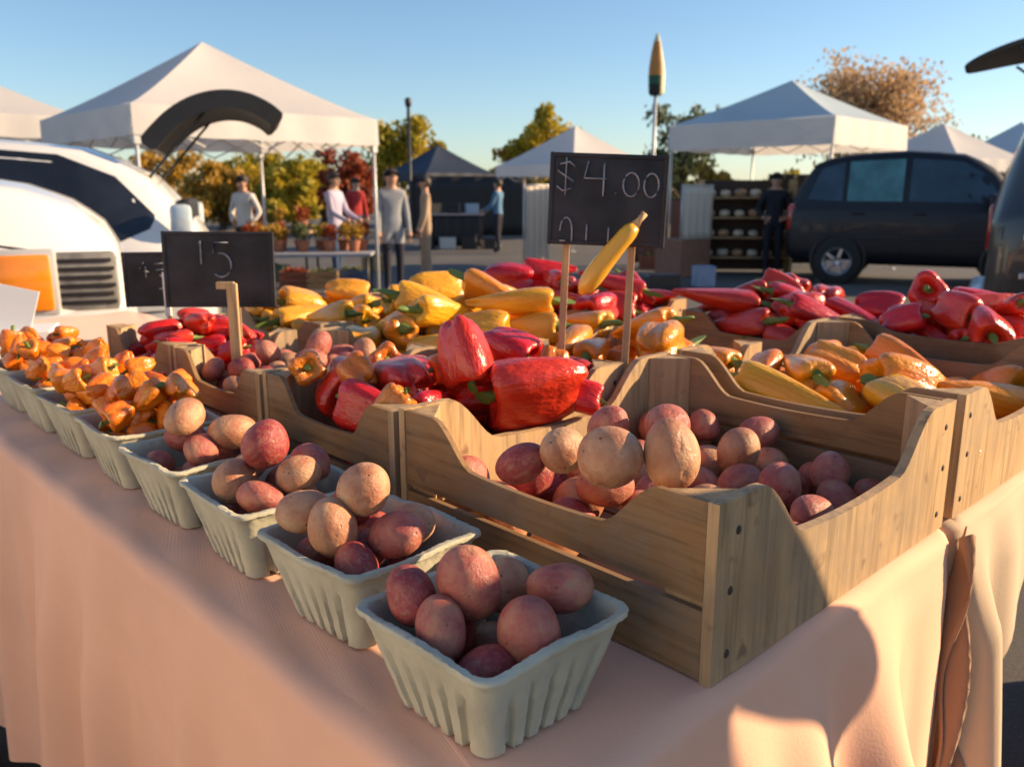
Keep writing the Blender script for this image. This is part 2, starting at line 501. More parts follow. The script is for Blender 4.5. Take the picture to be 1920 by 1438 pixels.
def crate(label, a0, a1, b0, b1, h=.18, group='scoop sided wooden crates on the market tables', tilt=0, floor=.012, dip=.36, side=None):
    t = thing('wooden_crate', label, 'crate', W((a0 + a1) / 2, (b0 + b1) / 2, TZ), THETA + tilt, group)
    la, lb = a1 - a0, b1 - b0
    rnd = random.Random(label)
    for sy in (-1, 1):                            # end panels: one full board across b, nailed at both corners
        bm = bmesh.new()
        off = sy * (la / 2 - .006)
        board(bm, lb, .0, h, .012, 'x', off, lambda s: scoop(s, .13, .16, dip))
        for sx in (-1, 1):
            for zz in (.14, .5, .82):
                r = bmesh.ops.create_uvsphere(bm, u_segments=8, v_segments=6, radius=.0042)
                bmesh.ops.transform(bm, matrix=Matrix.Translation((sx * (lb / 2 - .028 + rnd.uniform(-.006, .006)), off + sy * .0062, h * zz)) @ Matrix.Diagonal((1, .35, 1.1, 1)), verts=r['verts'])
                for f in {f for v in r['verts'] for f in v.link_faces}: f.material_index = 1
        obj('end_panel', bm, [M['wood_z'], M['nail']], t)
    for sx in (-1, 1):                            # long sides: lower slat, gap, scooped upper slat
        off = sx * (lb / 2 - .0045)
        bm = bmesh.new(); board(bm, la - .026, .002, h * .40, .007, 'y', off)
        obj('lower_slat', bm, side or M['wood_y'], t)
        bm = bmesh.new(); board(bm, la - .026, h * .45, h - .001, .007, 'y', off, lambda s: scoop(s, .12, .16, dip * 1.45))
        obj('upper_slat', bm, side or M['wood_y'], t)
        for sy in (-1, 1):                        # three-cornered posts
            bm = bmesh.new()
            x, y = sx * (lb / 2 - .0095), sy * (la / 2 - .0135)
            k = .048
            q = [(x, y), (x - sx * k, y), (x, y - sy * k)]
            lo = [bm.verts.new((*p, .002)) for p in q]; hi = [bm.verts.new((*p, h - .002)) for p in q]
            bm.faces.new(lo); bm.faces.new(hi)
            for i in range(3): bm.faces.new((lo[i], lo[(i + 1) % 3], hi[(i + 1) % 3], hi[i]))
            obj('corner_post', bm, M['wood_z'], t)
    bm = bmesh.new()
    nb = max(4, int((lb - .02) / .07))
    wdt = (lb - .022) / nb
    for i in range(nb): box(bm, (-lb / 2 + .011 + wdt * (i + .5), 0, floor), (wdt * .9, la - .028, .006))
    obj('floor_board', bm, M['wood_y'], t)
    return t
CR = {
    'near': (0.0, .478, 0.0, .565), 'second': (.49, .845, 0.0, .47), 'third': (.857, 1.20, 0.0, .36), 'fourth': (1.212, 1.56, 0.0, .27),
    'orange': (0.0, .478, .602, 1.15), 'gourd': (.50, .85, .59, .93), 'yellow': (.87, 1.32, .40, .93), 'yellow_left': (1.335, 1.78, .40, .90), 'yellow2': (.62, .86, .945, 1.2),
    'red_right': (0.02, .47, 1.19, 1.70), 'red_mid': (.49, .90, 1.215, 1.70), 'red_far': (.98, 1.50, .955, 1.35)}
del CR['yellow2']
crate('crate of potatoes with a knot-marked end panel, nearest to the table corner', *CR['near'])
crate('crate of big red peppers behind the small cardboard potato baskets', *CR['second'], h=.172)
crate('crate of small pink potatoes beside the dark numbered board', *CR['third'], h=.165)
crate('crate of red peppers in front of the white van nose', *CR['fourth'], h=.165)
crate('crate of orange peppers whose sunlit end meets the cream cloth', *CR['orange'])
crate('shallow crate of orange peppers behind the potato crate', *CR['gourd'], h=.15)
crate('crate heaped with long yellow peppers under the price sign', *CR['yellow'], h=.15)
crate('crate of long yellow peppers behind the numbered 15 board', *CR['yellow_left'], h=.15)
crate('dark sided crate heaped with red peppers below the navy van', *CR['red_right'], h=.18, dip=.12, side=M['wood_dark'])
crate('crate of crimson peppers behind the orange pepper crate', *CR['red_mid'], h=.15)
crate('crate of red peppers behind the yellow peppers', *CR['red_far'], h=.16)

# ---------------------------------------------------------------- pulp baskets
def pulp_basket(label, a, b, rz=0.0, s=1.0):
    """square tapered berry basket of moulded pulp, about 17 cm across"""
    t = thing('pulp_basket', label, 'basket', W(a, b, TZ + .0015), THETA + rz, 'square moulded pulp berry baskets')
    h, wt, wb, rc = BH * s, BWT * s, BWB * s, .016 * s
    NS = 36
    def ringpts(hw, rad):
        pts = []
        for k in range(4):
            an = k * math.pi / 2
            # one side then one corner
            for i in range(NS):
                u = (i + .5) / NS
                x = hw; y = -(hw - rad) + 2 * (hw - rad) * u
                pts.append((x * math.cos(an) - y * math.sin(an), x * math.sin(an) + y * math.cos(an), math.cos(an), math.sin(an), u))
            for i in range(6):
                c = an + math.pi / 2 * (i + .5) / 6
                cx = (hw - rad)
                bx, by = cx, cx
                ox = bx * math.cos(an) - by * math.sin(an); oy = bx * math.sin(an) + by * math.cos(an)
                pts.append((ox + rad * math.cos(c), oy + rad * math.sin(c), math.cos(c), math.sin(c), None))
        return pts
    bm = bmesh.new(); rows = []
    def row(hw, z, groove=0.0, rad=rc):
        r = []
        for (x, y, nx, ny, u) in ringpts(hw, rad):
            g = 0
            if u is not None and groove:
                ph = (u * 5) % 1
                g = groove * (.8 + .4 * math.sin(u * 37 + x * 90)) * max(0, 1 - (abs(ph - .5) / .17) ** 2) ** .5 if abs(ph - .5) < .17 else 0
            r.append(bm.verts.new((x - nx * g, y - ny * g, z)))
        rows.append(r)
    th = .0028 * s
    for j in range(9):                            # inside, from the floor up
        v = j / 8
        row(wb + (wt - wb) * v - th - .002, .004 + (h - .004) * v, 0, rc * .8)
    row(wt - th + .0005, h + .0008); row(wt + .0028, h + .0010); row(wt + .0038, h - .0008); row(wt + .0034, h - .0042); row(wt + .0012, h - .0050)
    for j in range(1, 13):                        # outside, down to the table, with pressed grooves
        v = 1 - j / 12
        e = max(0, min(1, (.80 - v) / .55))
        row(wb + (wt - wb) * v, h * v * .985, .017 * s * e ** 1.1)
    n = len(rows[0])
    for ra, rb in zip(rows, rows[1:]):
        for i in range(n): bm.faces.new((ra[i], rb[i], rb[(i + 1) % n], ra[(i + 1) % n])).smooth = True
    bm.faces.new(rows[0]); bm.faces.new(rows[-1])
    rn = random.Random(label)
    w1, w2, w3 = rn.uniform(0, 6), rn.uniform(0, 6), rn.uniform(.0008, .0022)
    for v in bm.verts:
        v.co.z += w3 * math.sin(v.co.x * 55 + w1) * math.sin(v.co.y * 48 + w2) * min(1, v.co.z / h)
        v.co += Vector((rn.uniform(-1, 1), rn.uniform(-1, 1), rn.uniform(-1, 1))) * .0005
    bm.verts.ensure_lookup_table()
    obj('shell', bm, M['pulp'], t, autos=55)
    return t
BK = [(.124, -.160, 0.0), (.340, -.142, .05), (.556, -.140, -.03), (.765, -.138, .04), (.98, -.135, -.02), (1.195, -.132, .03), (1.41, -.13, 0), (1.62, -.125, .02)]
BH, BWT, BWB = .092, .086, .062        # basket height, half width at the rim and at the foot
BKN = ['pulp basket of pink potatoes touching the near corner of the potato crate', 'pulp basket of potatoes with sunlit tan tops, next behind the nearest basket',
       'pulp basket with a big tan potato at its corner, third from the table corner', 'pulp basket of potatoes next to the orange pepper baskets',
       'pulp basket of small orange peppers next to the potato baskets', 'greenish pulp basket between two other baskets of small orange peppers', 'pulp basket of small orange peppers near the left picture edge', 'pulp basket of small orange peppers cut off by the picture edge']
for (a, b, rz), l in zip(BK, BKN): pulp_basket(l, a, b, rz)
# ---------------------------------------------------------------- produce: shapes
def potato_mesh(seed):
    rn = random.Random(seed)
    bm = bmesh.new(); bmesh.ops.create_icosphere(bm, subdivisions=4, radius=1.0)
    dirs = [(Vector((rn.gauss(0, 1), rn.gauss(0, 1), rn.gauss(0, 1))).normalized(), rn.uniform(-.20, .20), rn.uniform(1.4, 4.5)) for _ in range(11)]
    eyes = [Vector((rn.gauss(0, 1), rn.gauss(0, 1), rn.gauss(0, 1))).normalized() for _ in range(6)]
    for v in bm.verts:
        p = v.co.normalized(); k = 1
        for d, a, w in dirs: k += a * math.exp(-w * (1 - p.dot(d)))
        for e in eyes:
            q = 1 - p.dot(e); k -= .075 * math.exp(-q * 140)
        v.co = p * k
    mx = max(v.co.length for v in bm.verts)
    mn = sum(v.co.length for v in bm.verts) / len(bm.verts)
    for v in bm.verts: v.co *= min(1.14 / mx, .985 / mn)
    for f in bm.faces: f.smooth = True
    me = bpy.data.meshes.new('potato'); bm.to_mesh(me); bm.free(); return me
POT = {k: [] for k in ('pot_pink', 'pot_tan', 'pot_red')}
for k in POT:
    for s in range(4):
        me = potato_mesh(hash(k) % 1 + s + len(k) * 3); me.materials.append(M[k]); POT[k].append(me)
TONE = {'pot_pink': 'dusky pink', 'pot_tan': 'tan', 'pot_red': 'deep red'}

def pepper_mesh(kind, mat, seed):
    rn = random.Random(seed)
    if kind == 'bell':
        P = [(.80, .0), (.83, .16), (.90, .34), (.97, .56), (.99, .74), (.95, .90), (.84, .99), (.66, 1.0), (.46, .95), (.27, .86), (.13, .73), (.05, .56), (.01, .36), (.02, .16), (.05, 0)]
        lob, amp, tipamp, squash = rn.choice((3, 4, 4)), .115, .20, .93
    elif kind == 'horn':
        P = [(.955, .0), (.96, .2), (.985, .45), (1.0, .66), (.985, .84), (.95, .96), (.88, 1.0), (.76, .97), (.62, .88), (.46, .74), (.31, .58), (.17, .40), (.07, .24), (.02, .12), (0, 0)]
        lob, amp, tipamp, squash = 3, .07, .10, .8
    else:                                     # small lantern-shaped pepper
        P = [(.86, .0), (.88, .25), (.96, .55), (.98, .8), (.90, .97), (.76, 1.0), (.6, .9), (.45, .84), (.3, .74), (.17, .55), (.07, .34), (.02, .16), (0, 0)]
        lob, amp, tipamp, squash = rn.choice((3, 4)), .11, .16, .9
    seg = 30 if kind != 'small' else 20
    bend = rn.uniform(.05, .22) if kind == 'horn' else rn.uniform(-.03, .03)
    ph = rn.uniform(0, 6.3); dents = [(rn.uniform(0, 6.3), rn.uniform(.2, .8), rn.uniform(-.10, .05)) for _ in range(6)]
    bm = bmesh.new(); rings = []
    for z, r in P:
        if r == 0: rings.append([bm.verts.new((bend * (1 - z) ** 2 * 2, 0, z - .5))]); continue
        q = []
        for k in range(seg):
            th = 2 * math.pi * k / seg
            w = amp + (tipamp - amp) * max(0, 1 - z * 2.2)
            c = math.cos(lob * th + ph)
            m = 1 + w * (abs(c) ** .8 * (1 if c > 0 else -1.25))
            for (t0, z0, am) in dents:
                dth = (th - t0 + math.pi) % (2 * math.pi) - math.pi
                m += am * math.exp(-(dth / .7) ** 2 - ((z - z0) / .22) ** 2)
            zz = z + (.02 * c if z > .9 else 0) - (.05 * c if z < .08 else 0)
            q.append(bm.verts.new((r * m * math.cos(th) + bend * (1 - z) ** 2 * 2, squash * r * m * math.sin(th), zz - .5)))
        rings.append(q)
    for a, b in zip(rings, rings[1:]):
        for k in range(seg):
            k2 = (k + 1) % seg
            if len(a) == 1: f = (a[0], b[k2], b[k])
            elif len(b) == 1: f = (a[k], a[k2], b[0])
            else: f = (a[k], a[k2], b[k2], b[k])
            bm.faces.new(f).smooth = True
    bmesh.ops.recalc_face_normals(bm, faces=bm.faces)
    me = bpy.data.meshes.new('pepper'); bm.to_mesh(me); bm.free(); me.materials.append(mat)
    top = P[0][0] - .5
    bm = bmesh.new()
    rr = {'bell': .24, 'horn': .30, 'small': .26}[kind]
    ln = {'bell': .24, 'horn': .17, 'small': .30}[kind]
    bx = rn.uniform(-.25, .25)
    tube(bm, [(0, 0, top - .01), (0, 0, top + .03), (bx * .3, 0, top + .03 + ln * .5), (bx, .05, top + .03 + ln)], [rr * 1.7, rr * .8, rr * .55, rr * .75], 9)
    sm = bpy.data.meshes.new('stem'); bm.to_mesh(sm); bm.free(); sm.materials.append(M['stem'])
    return me, sm
PEP = {}
for nm, kind, mt in (('red_bell', 'bell', 'red'), ('yellow_horn', 'horn', 'yellow'), ('orange_horn', 'horn', 'orange'), ('orange_bell', 'bell', 'orange'), ('yellow_bell', 'bell', 'yellow'),
                     ('crimson_horn', 'horn', 'crimson'), ('crimson_bell', 'bell', 'crimson'), ('red_horn', 'horn', 'red'), ('small', 'small', 'habanero'), ('tomato', 'bell', 'tomato')):
    PEP[nm] = [pepper_mesh(kind, M[mt], i * 7 + len(nm)) for i in range(4)]
# size of each kind: (length, radius)
SIZE = {'red_bell': (.125, .050), 'yellow_horn': (.165, .036), 'orange_horn': (.16, .036), 'orange_bell': (.10, .043), 'yellow_bell': (.11, .044), 'crimson_horn': (.18, .034), 'crimson_bell': (.11, .045), 'red_horn': (.15, .034),
        'small': (.042, .0195), 'tomato': (.05, .027)}
def spheres(kind, sc_):
    """collision spheres of a piece of produce in its own axes: (x, y, z, r)"""
    if kind.startswith('pot'): return [(0, 0, 0, sc_)]
    L, Rr = SIZE[kind]; L *= sc_; Rr *= sc_
    if 'horn' in kind: return [(0, 0, L * .30, Rr * .92), (0, 0, L * .04, Rr * .80), (Rr * .15, 0, -L * .22, Rr * .5)]
    if kind in ('small', 'tomato'): return [(0, 0, 0, Rr * .98)]
    return [(0, 0, L * .16, Rr * .92), (0, 0, -L * .2, Rr * .84)]
def put(kind, pos, rot, sc_, rn, el=(1, 1, 1)):
    if kind.startswith('pot'):
        o = link_mesh('potato', rn.choice(POT[kind]))
        o.scale = (sc_ * el[0], sc_ * el[1], sc_ * el[2])
    else:
        me, sm = rn.choice(PEP[kind])
        o = link_mesh('tomato' if kind == 'tomato' else 'pepper', me)
        L, Rr = SIZE[kind]
        o.scale = (Rr * sc_, Rr * sc_, L * sc_)
        s = link_mesh('stem', sm, o)
        # the stem keeps its own proportions under the stretched body
    o.location = pos; o.rotation_euler = rot.to_euler() if hasattr(rot, 'to_euler') else rot
    return o
def rand_rot(kind, rn):
    if kind.startswith('pot') or kind in ('small', 'tomato'):
        return Euler((rn.uniform(0, 6.3), rn.uniform(0, 6.3), rn.uniform(0, 6.3))).to_matrix()
    return (Euler((0, 0, rn.uniform(0, 6.3))).to_matrix() @ Euler((math.pi / 2 + rn.uniform(-.35, .35), 0, 0)).to_matrix() @ Euler((0, 0, rn.uniform(0, 6.3))).to_matrix())
class Heap:
    """drops pieces one by one into a box (table frame a, b) where they come to rest lowest; nothing sinks into anything"""
    def __init__(self, a0, a1, b0, b1, z0, seed, wall=.004, taper=None):
        self.box = (a0 + wall, a1 - wall, b0 + wall, b1 - wall); self.z0 = z0; self.S = []; self.rn = random.Random(seed); self.items = []; self.taper = taper
    def fix(self, kind, pos, rot, sc_, el=(1, 1, 1)):
        for (x, y, z, r) in spheres(kind, sc_):
            p = Vector(pos) + rot @ Vector((x, y, z)); self.S.append((p.x, p.y, p.z, r))
        o = put(kind, pos, rot, sc_, self.rn, el); self.items.append((o, kind)); return o
    def drop(self, kinds, n, scale=(.9, 1.1), cand=26, zmax=9, mound=0.0, spill=0.0):
        a0, a1, b0, b1 = self.box; rn = self.rn
        ca, cb = (a0 + a1) / 2, (b0 + b1) / 2
        for _ in range(n):
            kind = rn.choice(kinds); sc_ = rn.uniform(*scale) * (.030 if kind.startswith('pot') else 1)
            best = None
            for _c in range(cand):
                rot = rand_rot(kind, rn)
                loc = [(rot @ Vector(s[:3]), s[3]) for s in spheres(kind, sc_)]
                ma = max(s[3] for s in spheres(kind, sc_)) - spill
                a = rn.uniform(a0 + ma, max(a0 + ma, a1 - ma)); b = rn.uniform(b0 + ma, max(b0 + ma, b1 - ma))
                c = W(a, b)
                ok = True
                for q, r in loc:
                    da = (c.x + q.x - C0[0]) * -.689 + (c.y + q.y - C0[1]) * .725; db = (c.x + q.x - C0[0]) * .725 + (c.y + q.y - C0[1]) * .689
                    if not (a0 + r * .9 - spill <= da <= a1 - r * .9 + spill and b0 + r * .9 - spill <= db <= b1 - r * .9 + spill): ok = False
                if not ok: continue
                z = max(self.z0 + r - q.z for q, r in loc)
                for q, r in loc:
                    for (sx, sy, sz, sr) in self.S:
                        d2 = (c.x + q.x - sx) ** 2 + (c.y + q.y - sy) ** 2; rr = (r + sr) * .97
                        if d2 < rr * rr: z = max(z, sz + math.sqrt(rr * rr - d2) - q.z)
                if self.taper:
                    for q, r in loc:                     # rests against the sloping wall of the basket
                        qa = (c.x + q.x - C0[0]) * -.689 + (c.y + q.y - C0[1]) * .725; qb = (c.x + q.x - C0[0]) * .725 + (c.y + q.y - C0[1]) * .689
                        need = (max(abs(qa - self.taper[0]), abs(qb - self.taper[1])) + r * (1.2 if kind.startswith('pot') else 1.07) - (BWB - .009)) / (BWT - BWB) * BH
                        if need < BH + .004: z = max(z, TZ + need - q.z)
                    for q, r in loc:
                        zz = z + q.z - TZ
                        lim = BWB - .009 + (BWT - BWB) * min(1, zz / BH) if zz < BH + .006 else .095
                        qa = (c.x + q.x - C0[0]) * -.689 + (c.y + q.y - C0[1]) * .725; qb = (c.x + q.x - C0[0]) * .725 + (c.y + q.y - C0[1]) * .689
                        if max(abs(qa - self.taper[0]), abs(qb - self.taper[1])) + r * (1.19 if kind.startswith('pot') else 1.06) > lim: z = 99
                key = z + mound * (abs(a - ca) / (a1 - a0) + abs(b - cb) / (b1 - b0))
                if z < zmax and (best is None or key < best[0]): best = (key, a, b, z, rot, loc)
            if best is None: continue
            _, a, b, z, rot, loc = best
            p = W(a, b, z)
            for q, r in loc: self.S.append((p.x + q.x, p.y + q.y, z + q.z, r))
            el = (rn.uniform(.88, 1.02), rn.uniform(.84, .98), rn.uniform(1.06, 1.24)) if kind.startswith('pot') else (1, 1, 1)
            self.items.append((put(kind, p, rot, sc_, rn, el), kind))
ORD = ['first', 'second', 'third', 'fourth', 'fifth', 'sixth', 'seventh', 'eighth', 'ninth', 'tenth', 'eleventh', 'twelfth', 'thirteenth', 'fourteenth']
def name_heap(items, noun, place, group, cat, ztop, rows, tone=None):
    """each piece in sight gets the row and the rank it has among its neighbours; the ones buried below share one true label"""
    vis = [(proj(o.location), o, k) for o, k in items if o.location.z > ztop]
    for o, k in items:
        tag(o, '%s buried under other produce in %s' % (noun.split()[-1], place), cat, group)
    vis.sort(key=lambda t: -t[0][1])
    if not vis: return
    rows = min(rows, max(1, len(vis) // 2))
    RN = {1: ['only'], 2: ['front', 'back'], 3: ['front', 'middle', 'back'], 4: ['front', 'second', 'third', 'back']}[rows]
    per = math.ceil(len(vis) / rows)
    for r in range(rows):
        ch = sorted(vis[r * per:(r + 1) * per], key=lambda t: t[0][0])
        for i, (p, o, k) in enumerate(ch):
            tn = TONE.get(k) or (tone or {}).get(k, '')
            w = '' if i == 0 and len(ch) == 1 else ('leftmost' if i == 0 else 'rightmost' if i == len(ch) - 1 else ORD[i] + ' from left')
            rowtxt = ' in %s row' % RN[r] if rows > 1 else ''
            o['label'] = ' '.join(('%s %s, %s%s of %s' % (tn, noun, w, rowtxt, place)).replace('  ', ' ').split()).replace(', of', ' of')
def on(px, py, z):
    x = (px - 960) / 1580; u = -(py - 719) / 1580
    d = (x, math.cos(PITCH) + math.sin(PITCH) * u, -math.sin(PITCH) + math.cos(PITCH) * u)
    t = (z - CAM_H) / d[2]
    return Vector((d[0] * t, d[1] * t, z)), t
def fixpot(h, rows, cen=None, dz=0.0):
    """potatoes seen on top: eased apart until they only touch, and kept inside the basket's rim"""
    L = []
    for (px, py, d, z, k, *el) in rows:
        p, t = on(px, py, z + dz); L.append([p, d / 2 / 1580 * t * (.93 if cen else 1), k, el[0] if el else (h.rn.uniform(.92, 1.0), h.rn.uniform(.86, .96), h.rn.uniform(1.04, 1.2)), bool(el)])
    for _ in range(60):
        for i in range(len(L)):
            for q in range(i):
                v = L[i][0] - L[q][0]; m = (L[i][1] + L[q][1]) * .985 - v.length
                if m > 0:
                    v.normalize(); L[i][0] += v * m * .5; L[q][0] -= v * m * .5
        if cen:
            c = W(cen[0], cen[1])
            for e in L:
                v = e[0] - c; da = v.x * -.689 + v.y * .725; db = v.x * .725 + v.y * .689
                zz, r = e[0].z - TZ, e[1] * max(e[3]) * 1.12
                lim = BWT - .004
                if abs(zz - BH) < r: lim -= math.sqrt(r * r - (zz - BH) ** 2)
                if zz < BH: lim = min(lim, BWB - .007 + (BWT - BWB) * zz / BH - r)
                lim = max(lim, .006)
                na, nb = max(-lim, min(lim, da)), max(-lim, min(lim, db))
                w_ = W(cen[0] + na, cen[1] + nb); e[0].x, e[0].y = w_.x, w_.y
                e[0].z = max(e[0].z, TZ + .008 + e[1])
    for p, r, k, el, has in sorted(L, key=lambda e: e[0].z):
        if cen:                                # settle on whatever already lies below
            zr = h.z0 + r
            for (sx, sy, sz, sr) in h.S:
                d2 = (p.x - sx) ** 2 + (p.y - sy) ** 2; rr = (r + sr) * .96
                if d2 < rr * rr: zr = max(zr, sz + math.sqrt(rr * rr - d2))
            p.z = max(p.z - .030, min(zr, p.z + .014))
        rot = Euler((h.rn.uniform(-.3, .3), h.rn.uniform(-.3, .3), h.rn.uniform(0, 6.3))).to_matrix() if has else rand_rot(k, h.rn)
        h.fix(k, p, rot, r, el)
P_, T_, D_ = 'pot_pink', 'pot_tan', 'pot_red'
# potatoes in the four nearest pulp baskets
bk = [
    [(800, 1168, 116, 1.062, P_), (872, 1086, 138, 1.082, P_, (1, 1, 1.16)), (1012, 1160, 140, 1.066, P_, (1, .97, 1.08)), (1064, 1098, 116, 1.062, P_), (984, 1030, 112, 1.072, T_), (900, 1218, 112, 1.045, D_)],
    [(560, 1026, 112, 1.062, T_), (556, 978, 94, 1.060, T_), (672, 980, 108, 1.074, T_, (1.1, 1, .95)), (752, 1016, 110, 1.064, P_), (650, 1062, 104, 1.045, D_), (620, 945, 88, 1.055, D_)],
    [(384, 922, 100, 1.062, T_, (1.1, 1, .95)), (452, 952, 92, 1.048, P_, (1.15, 1, .85)), (546, 928, 92, 1.058, T_, (1.15, 1, .85)), (472, 882, 100, 1.076, D_), (600, 880, 84, 1.060, P_)],
    [(352, 812, 84, 1.084, T_), (436, 818, 88, 1.074, T_, (1.15, 1, .85)), (276, 838, 70, 1.06, P_), (394, 862, 76, 1.058, P_)]]
for i, rows_ in enumerate(bk):
    a, b, rz = BK[i]
    h = Heap(a - .086, a + .086, b - .086, b + .086, TZ + .006, 41 + i)
    h.taper = (a, b)
    h.drop([P_, T_, D_], 34, (.84, 1.02), zmax=1.024, cand=140)
    fixpot(h, rows_, (a, b), -.010)
    h.drop([P_, T_, D_], 24, (.78, .95), zmax=1.056, cand=160)
    name_heap(h.items, 'potato', ['the nearest pulp basket', 'the second nearest pulp basket', 'the third nearest pulp basket', 'the basket beside the orange peppers'][i], 'potatoes in pulp baskets', 'potato', 1.0, 3)
# small orange peppers in the baskets farther along
for i in (4, 5, 6, 7):
    a, b, rz = BK[i]
    h = Heap(a - .078, a + .078, b - .078, b + .078, TZ + .010, 60 + i)
    h.taper = (a, b)
    h.drop(['small'], 64, (.95, 1.25), mound=.02, cand=30, spill=.006, zmax=1.10)
    name_heap(h.items, 'small orange pepper', ['the basket next to the potatoes', 'the middle orange pepper basket', 'the basket near the left edge', 'the basket cut by the edge'][i - 4], 'small orange peppers in pulp baskets', 'pepper', 1.028, 4)
# crate of potatoes
a0, a1, b0, b1 = CR['near']
h = Heap(a0 + .012, a1 - .012, b0 + .01, b1 - .01, TZ + .015, 4)
fixpot(h, [(1140, 856, 122, 1.142, T_, (1.05, 1, .95)), (1262, 852, 116, 1.146, T_, (.92, .95, 1.2)), (1048, 845, 92, 1.13, T_), (980, 868, 92, 1.115, D_), (1140, 800, 92, 1.145, P_), (1245, 802, 100, 1.15, P_)])
h.drop([P_, P_, T_, D_], 60, (.92, 1.15), zmax=1.04, cand=30)
name_heap(h.items, 'potato', 'the nearest wooden crate', 'potatoes in the nearest wooden crate', 'potato', 1.0, 4)
# crate of small pink potatoes
a0, a1, b0, b1 = CR['third']
h = Heap(a0 + .012, a1 - .012, b0 + .01, b1 - .01, TZ + .055, 14)
h.drop([P_, D_, P_, T_], 52, (.72, .92), mound=.05, cand=22)
name_heap(h.items, 'small potato', 'the crate beside the numbered board', 'small potatoes in the crate by the numbered board', 'potato', 1.08, 4)
# big red peppers
a0, a1, b0, b1 = CR['second']
h = Heap(a0 + .012, a1 - .012, b0 + .01, b1 - .01, TZ + .015, 24)
def lay(yaw, pitch=0.0, roll=0.0): return Euler((0, 0, yaw)).to_matrix() @ Euler((math.pi / 2 + pitch, 0, 0)).to_matrix() @ Euler((0, 0, roll)).to_matrix()
def fixpep(h, rows):
    for (px, py, z, k, s, yaw, pitch) in rows:
        p, t = on(px, py, z); h.fix(k, p, lay(yaw, pitch, h.rn.uniform(0, 6)), s)
fixpep(h, [(1004, 728, 1.108, 'red_bell', 1.18, R(-75), .1), (872, 660, 1.165, 'red_bell', .82, R(30), 1.1), (756, 716, 1.115, 'red_bell', .88, R(205), .15), (955, 655, 1.14, 'red_bell', .75, R(60), .3), (1085, 745, 1.09, 'red_bell', .55, R(80), .2), (640, 725, 1.095, 'red_bell', .9, R(20), .1), (900, 735, 1.085, 'crimson_bell', .9, R(110), -.2)])
h.drop(['red_bell', 'crimson_bell'], 24, (.6, .82), zmax=1.105, cand=40)
h.drop(['tomato'], 9, (1.0, 1.2), zmax=1.14, cand=14)
name_heap([t for t in h.items if t[1] != 'tomato'], 'pepper', 'the crate behind the baskets', 'big red peppers in the crate behind the baskets', 'pepper', 1.03, 3, {'red_bell': 'big red', 'crimson_bell': 'dark red'})
name_heap([t for t in h.items if t[1] == 'tomato'], 'orange tomato', 'the big red pepper crate', 'orange tomatoes among the big red peppers', 'tomato', 1.0, 2)
# the other crates of peppers
def pepper_crate(key, kinds, n, seed, noun, place, group, z0, tone, ztop, scale=(.85, 1.1), mound=.08, rows=4, spill=.02, extra=()):
    a0, a1, b0, b1 = CR[key]
    h = Heap(a0 + .012, a1 - .012, b0 + .01, b1 - .01, TZ + z0, seed)
    fixpep(h, extra)
    h.drop(kinds, n, scale, mound=mound, cand=30, spill=spill)
    name_heap(h.items, noun, place, group, 'pepper', ztop, rows, tone)
TN = {'yellow_horn': 'long yellow', 'yellow_bell': 'blocky yellow', 'orange_horn': 'long orange', 'orange_bell': 'blocky orange', 'red_horn': 'long red', 'red_bell': 'blocky red', 'crimson_horn': 'long crimson', 'crimson_bell': 'blocky crimson'}
pepper_crate('yellow', ['yellow_horn', 'yellow_bell', 'orange_horn', 'yellow_horn'], 30, 34, 'pepper', 'the yellow pepper crate', 'yellow peppers heaped under the sign', .05, TN, 1.07, (.95, 1.25))
pepper_crate('yellow_left', ['yellow_horn', 'yellow_bell', 'yellow_horn'], 26, 39, 'pepper', 'the crate behind the 15 board', 'yellow peppers behind the 15 board', .06, TN, 1.07, (.9, 1.1), .04)
pepper_crate('orange', ['orange_horn', 'yellow_horn', 'orange_bell'], 20, 44, 'pepper', 'the crate above cream cloth', 'orange peppers in the crate above the cream cloth', .03, TN, 1.06, (.95, 1.3), .02, spill=0)
pepper_crate('gourd', ['orange_bell', 'orange_horn'], 16, 54, 'pepper', 'the crate behind the potatoes', 'orange peppers in the crate behind the potatoes', .04, TN, 1.06, (.9, 1.1), .04)
pepper_crate('red_right', ['red_horn', 'red_bell', 'red_horn'], 38, 64, 'pepper', 'the crate below the van', 'red peppers in the dark sided crate', .10, TN, 1.12, (.7, .9), .14, spill=0)
pepper_crate('red_mid', ['crimson_horn', 'crimson_bell', 'crimson_horn'], 24, 74, 'pepper', 'the crate behind orange peppers', 'crimson peppers behind the orange peppers', .06, TN, 1.1, (.9, 1.2), .05)
pepper_crate('red_far', ['red_horn', 'crimson_bell', 'crimson_horn'], 24, 84, 'pepper', 'the crate behind yellow peppers', 'red peppers behind the yellow peppers', .09, TN, 1.12, (.95, 1.2), .08)
pepper_crate('fourth', ['red_bell', 'red_horn', 'red_bell'], 34, 94, 'pepper', 'the crate before the van nose', 'red peppers in front of the white van nose', .07, TN, 1.1, (.5, .66), .06)
def leaf_crown(bm, blobs, n, size, rn, mi=0):
    for _ in range(n):
        c, r, k = rn.choice(blobs)
        d = Vector((rn.gauss(0, 1), rn.gauss(0, 1), rn.gauss(0, 1))).normalized()
        p = Vector(c) + d * r * (rn.random() ** .45) * Vector((1, 1, k)).length / 1.732
        p.z = c[2] + (p.z - c[2]) * k
        e = Euler((rn.uniform(0, 6.3), rn.uniform(0, 6.3), rn.uniform(0, 6.3))).to_matrix()
        s = size * rn.uniform(.5, 1.3)
        q = [bm.verts.new(p + e @ Vector(v)) for v in ((-s, 0, 0), (0, -s * .55, .15 * s), (s, 0, 0), (0, s * .55, .15 * s))]
        bm.faces.new(q).material_index = mi
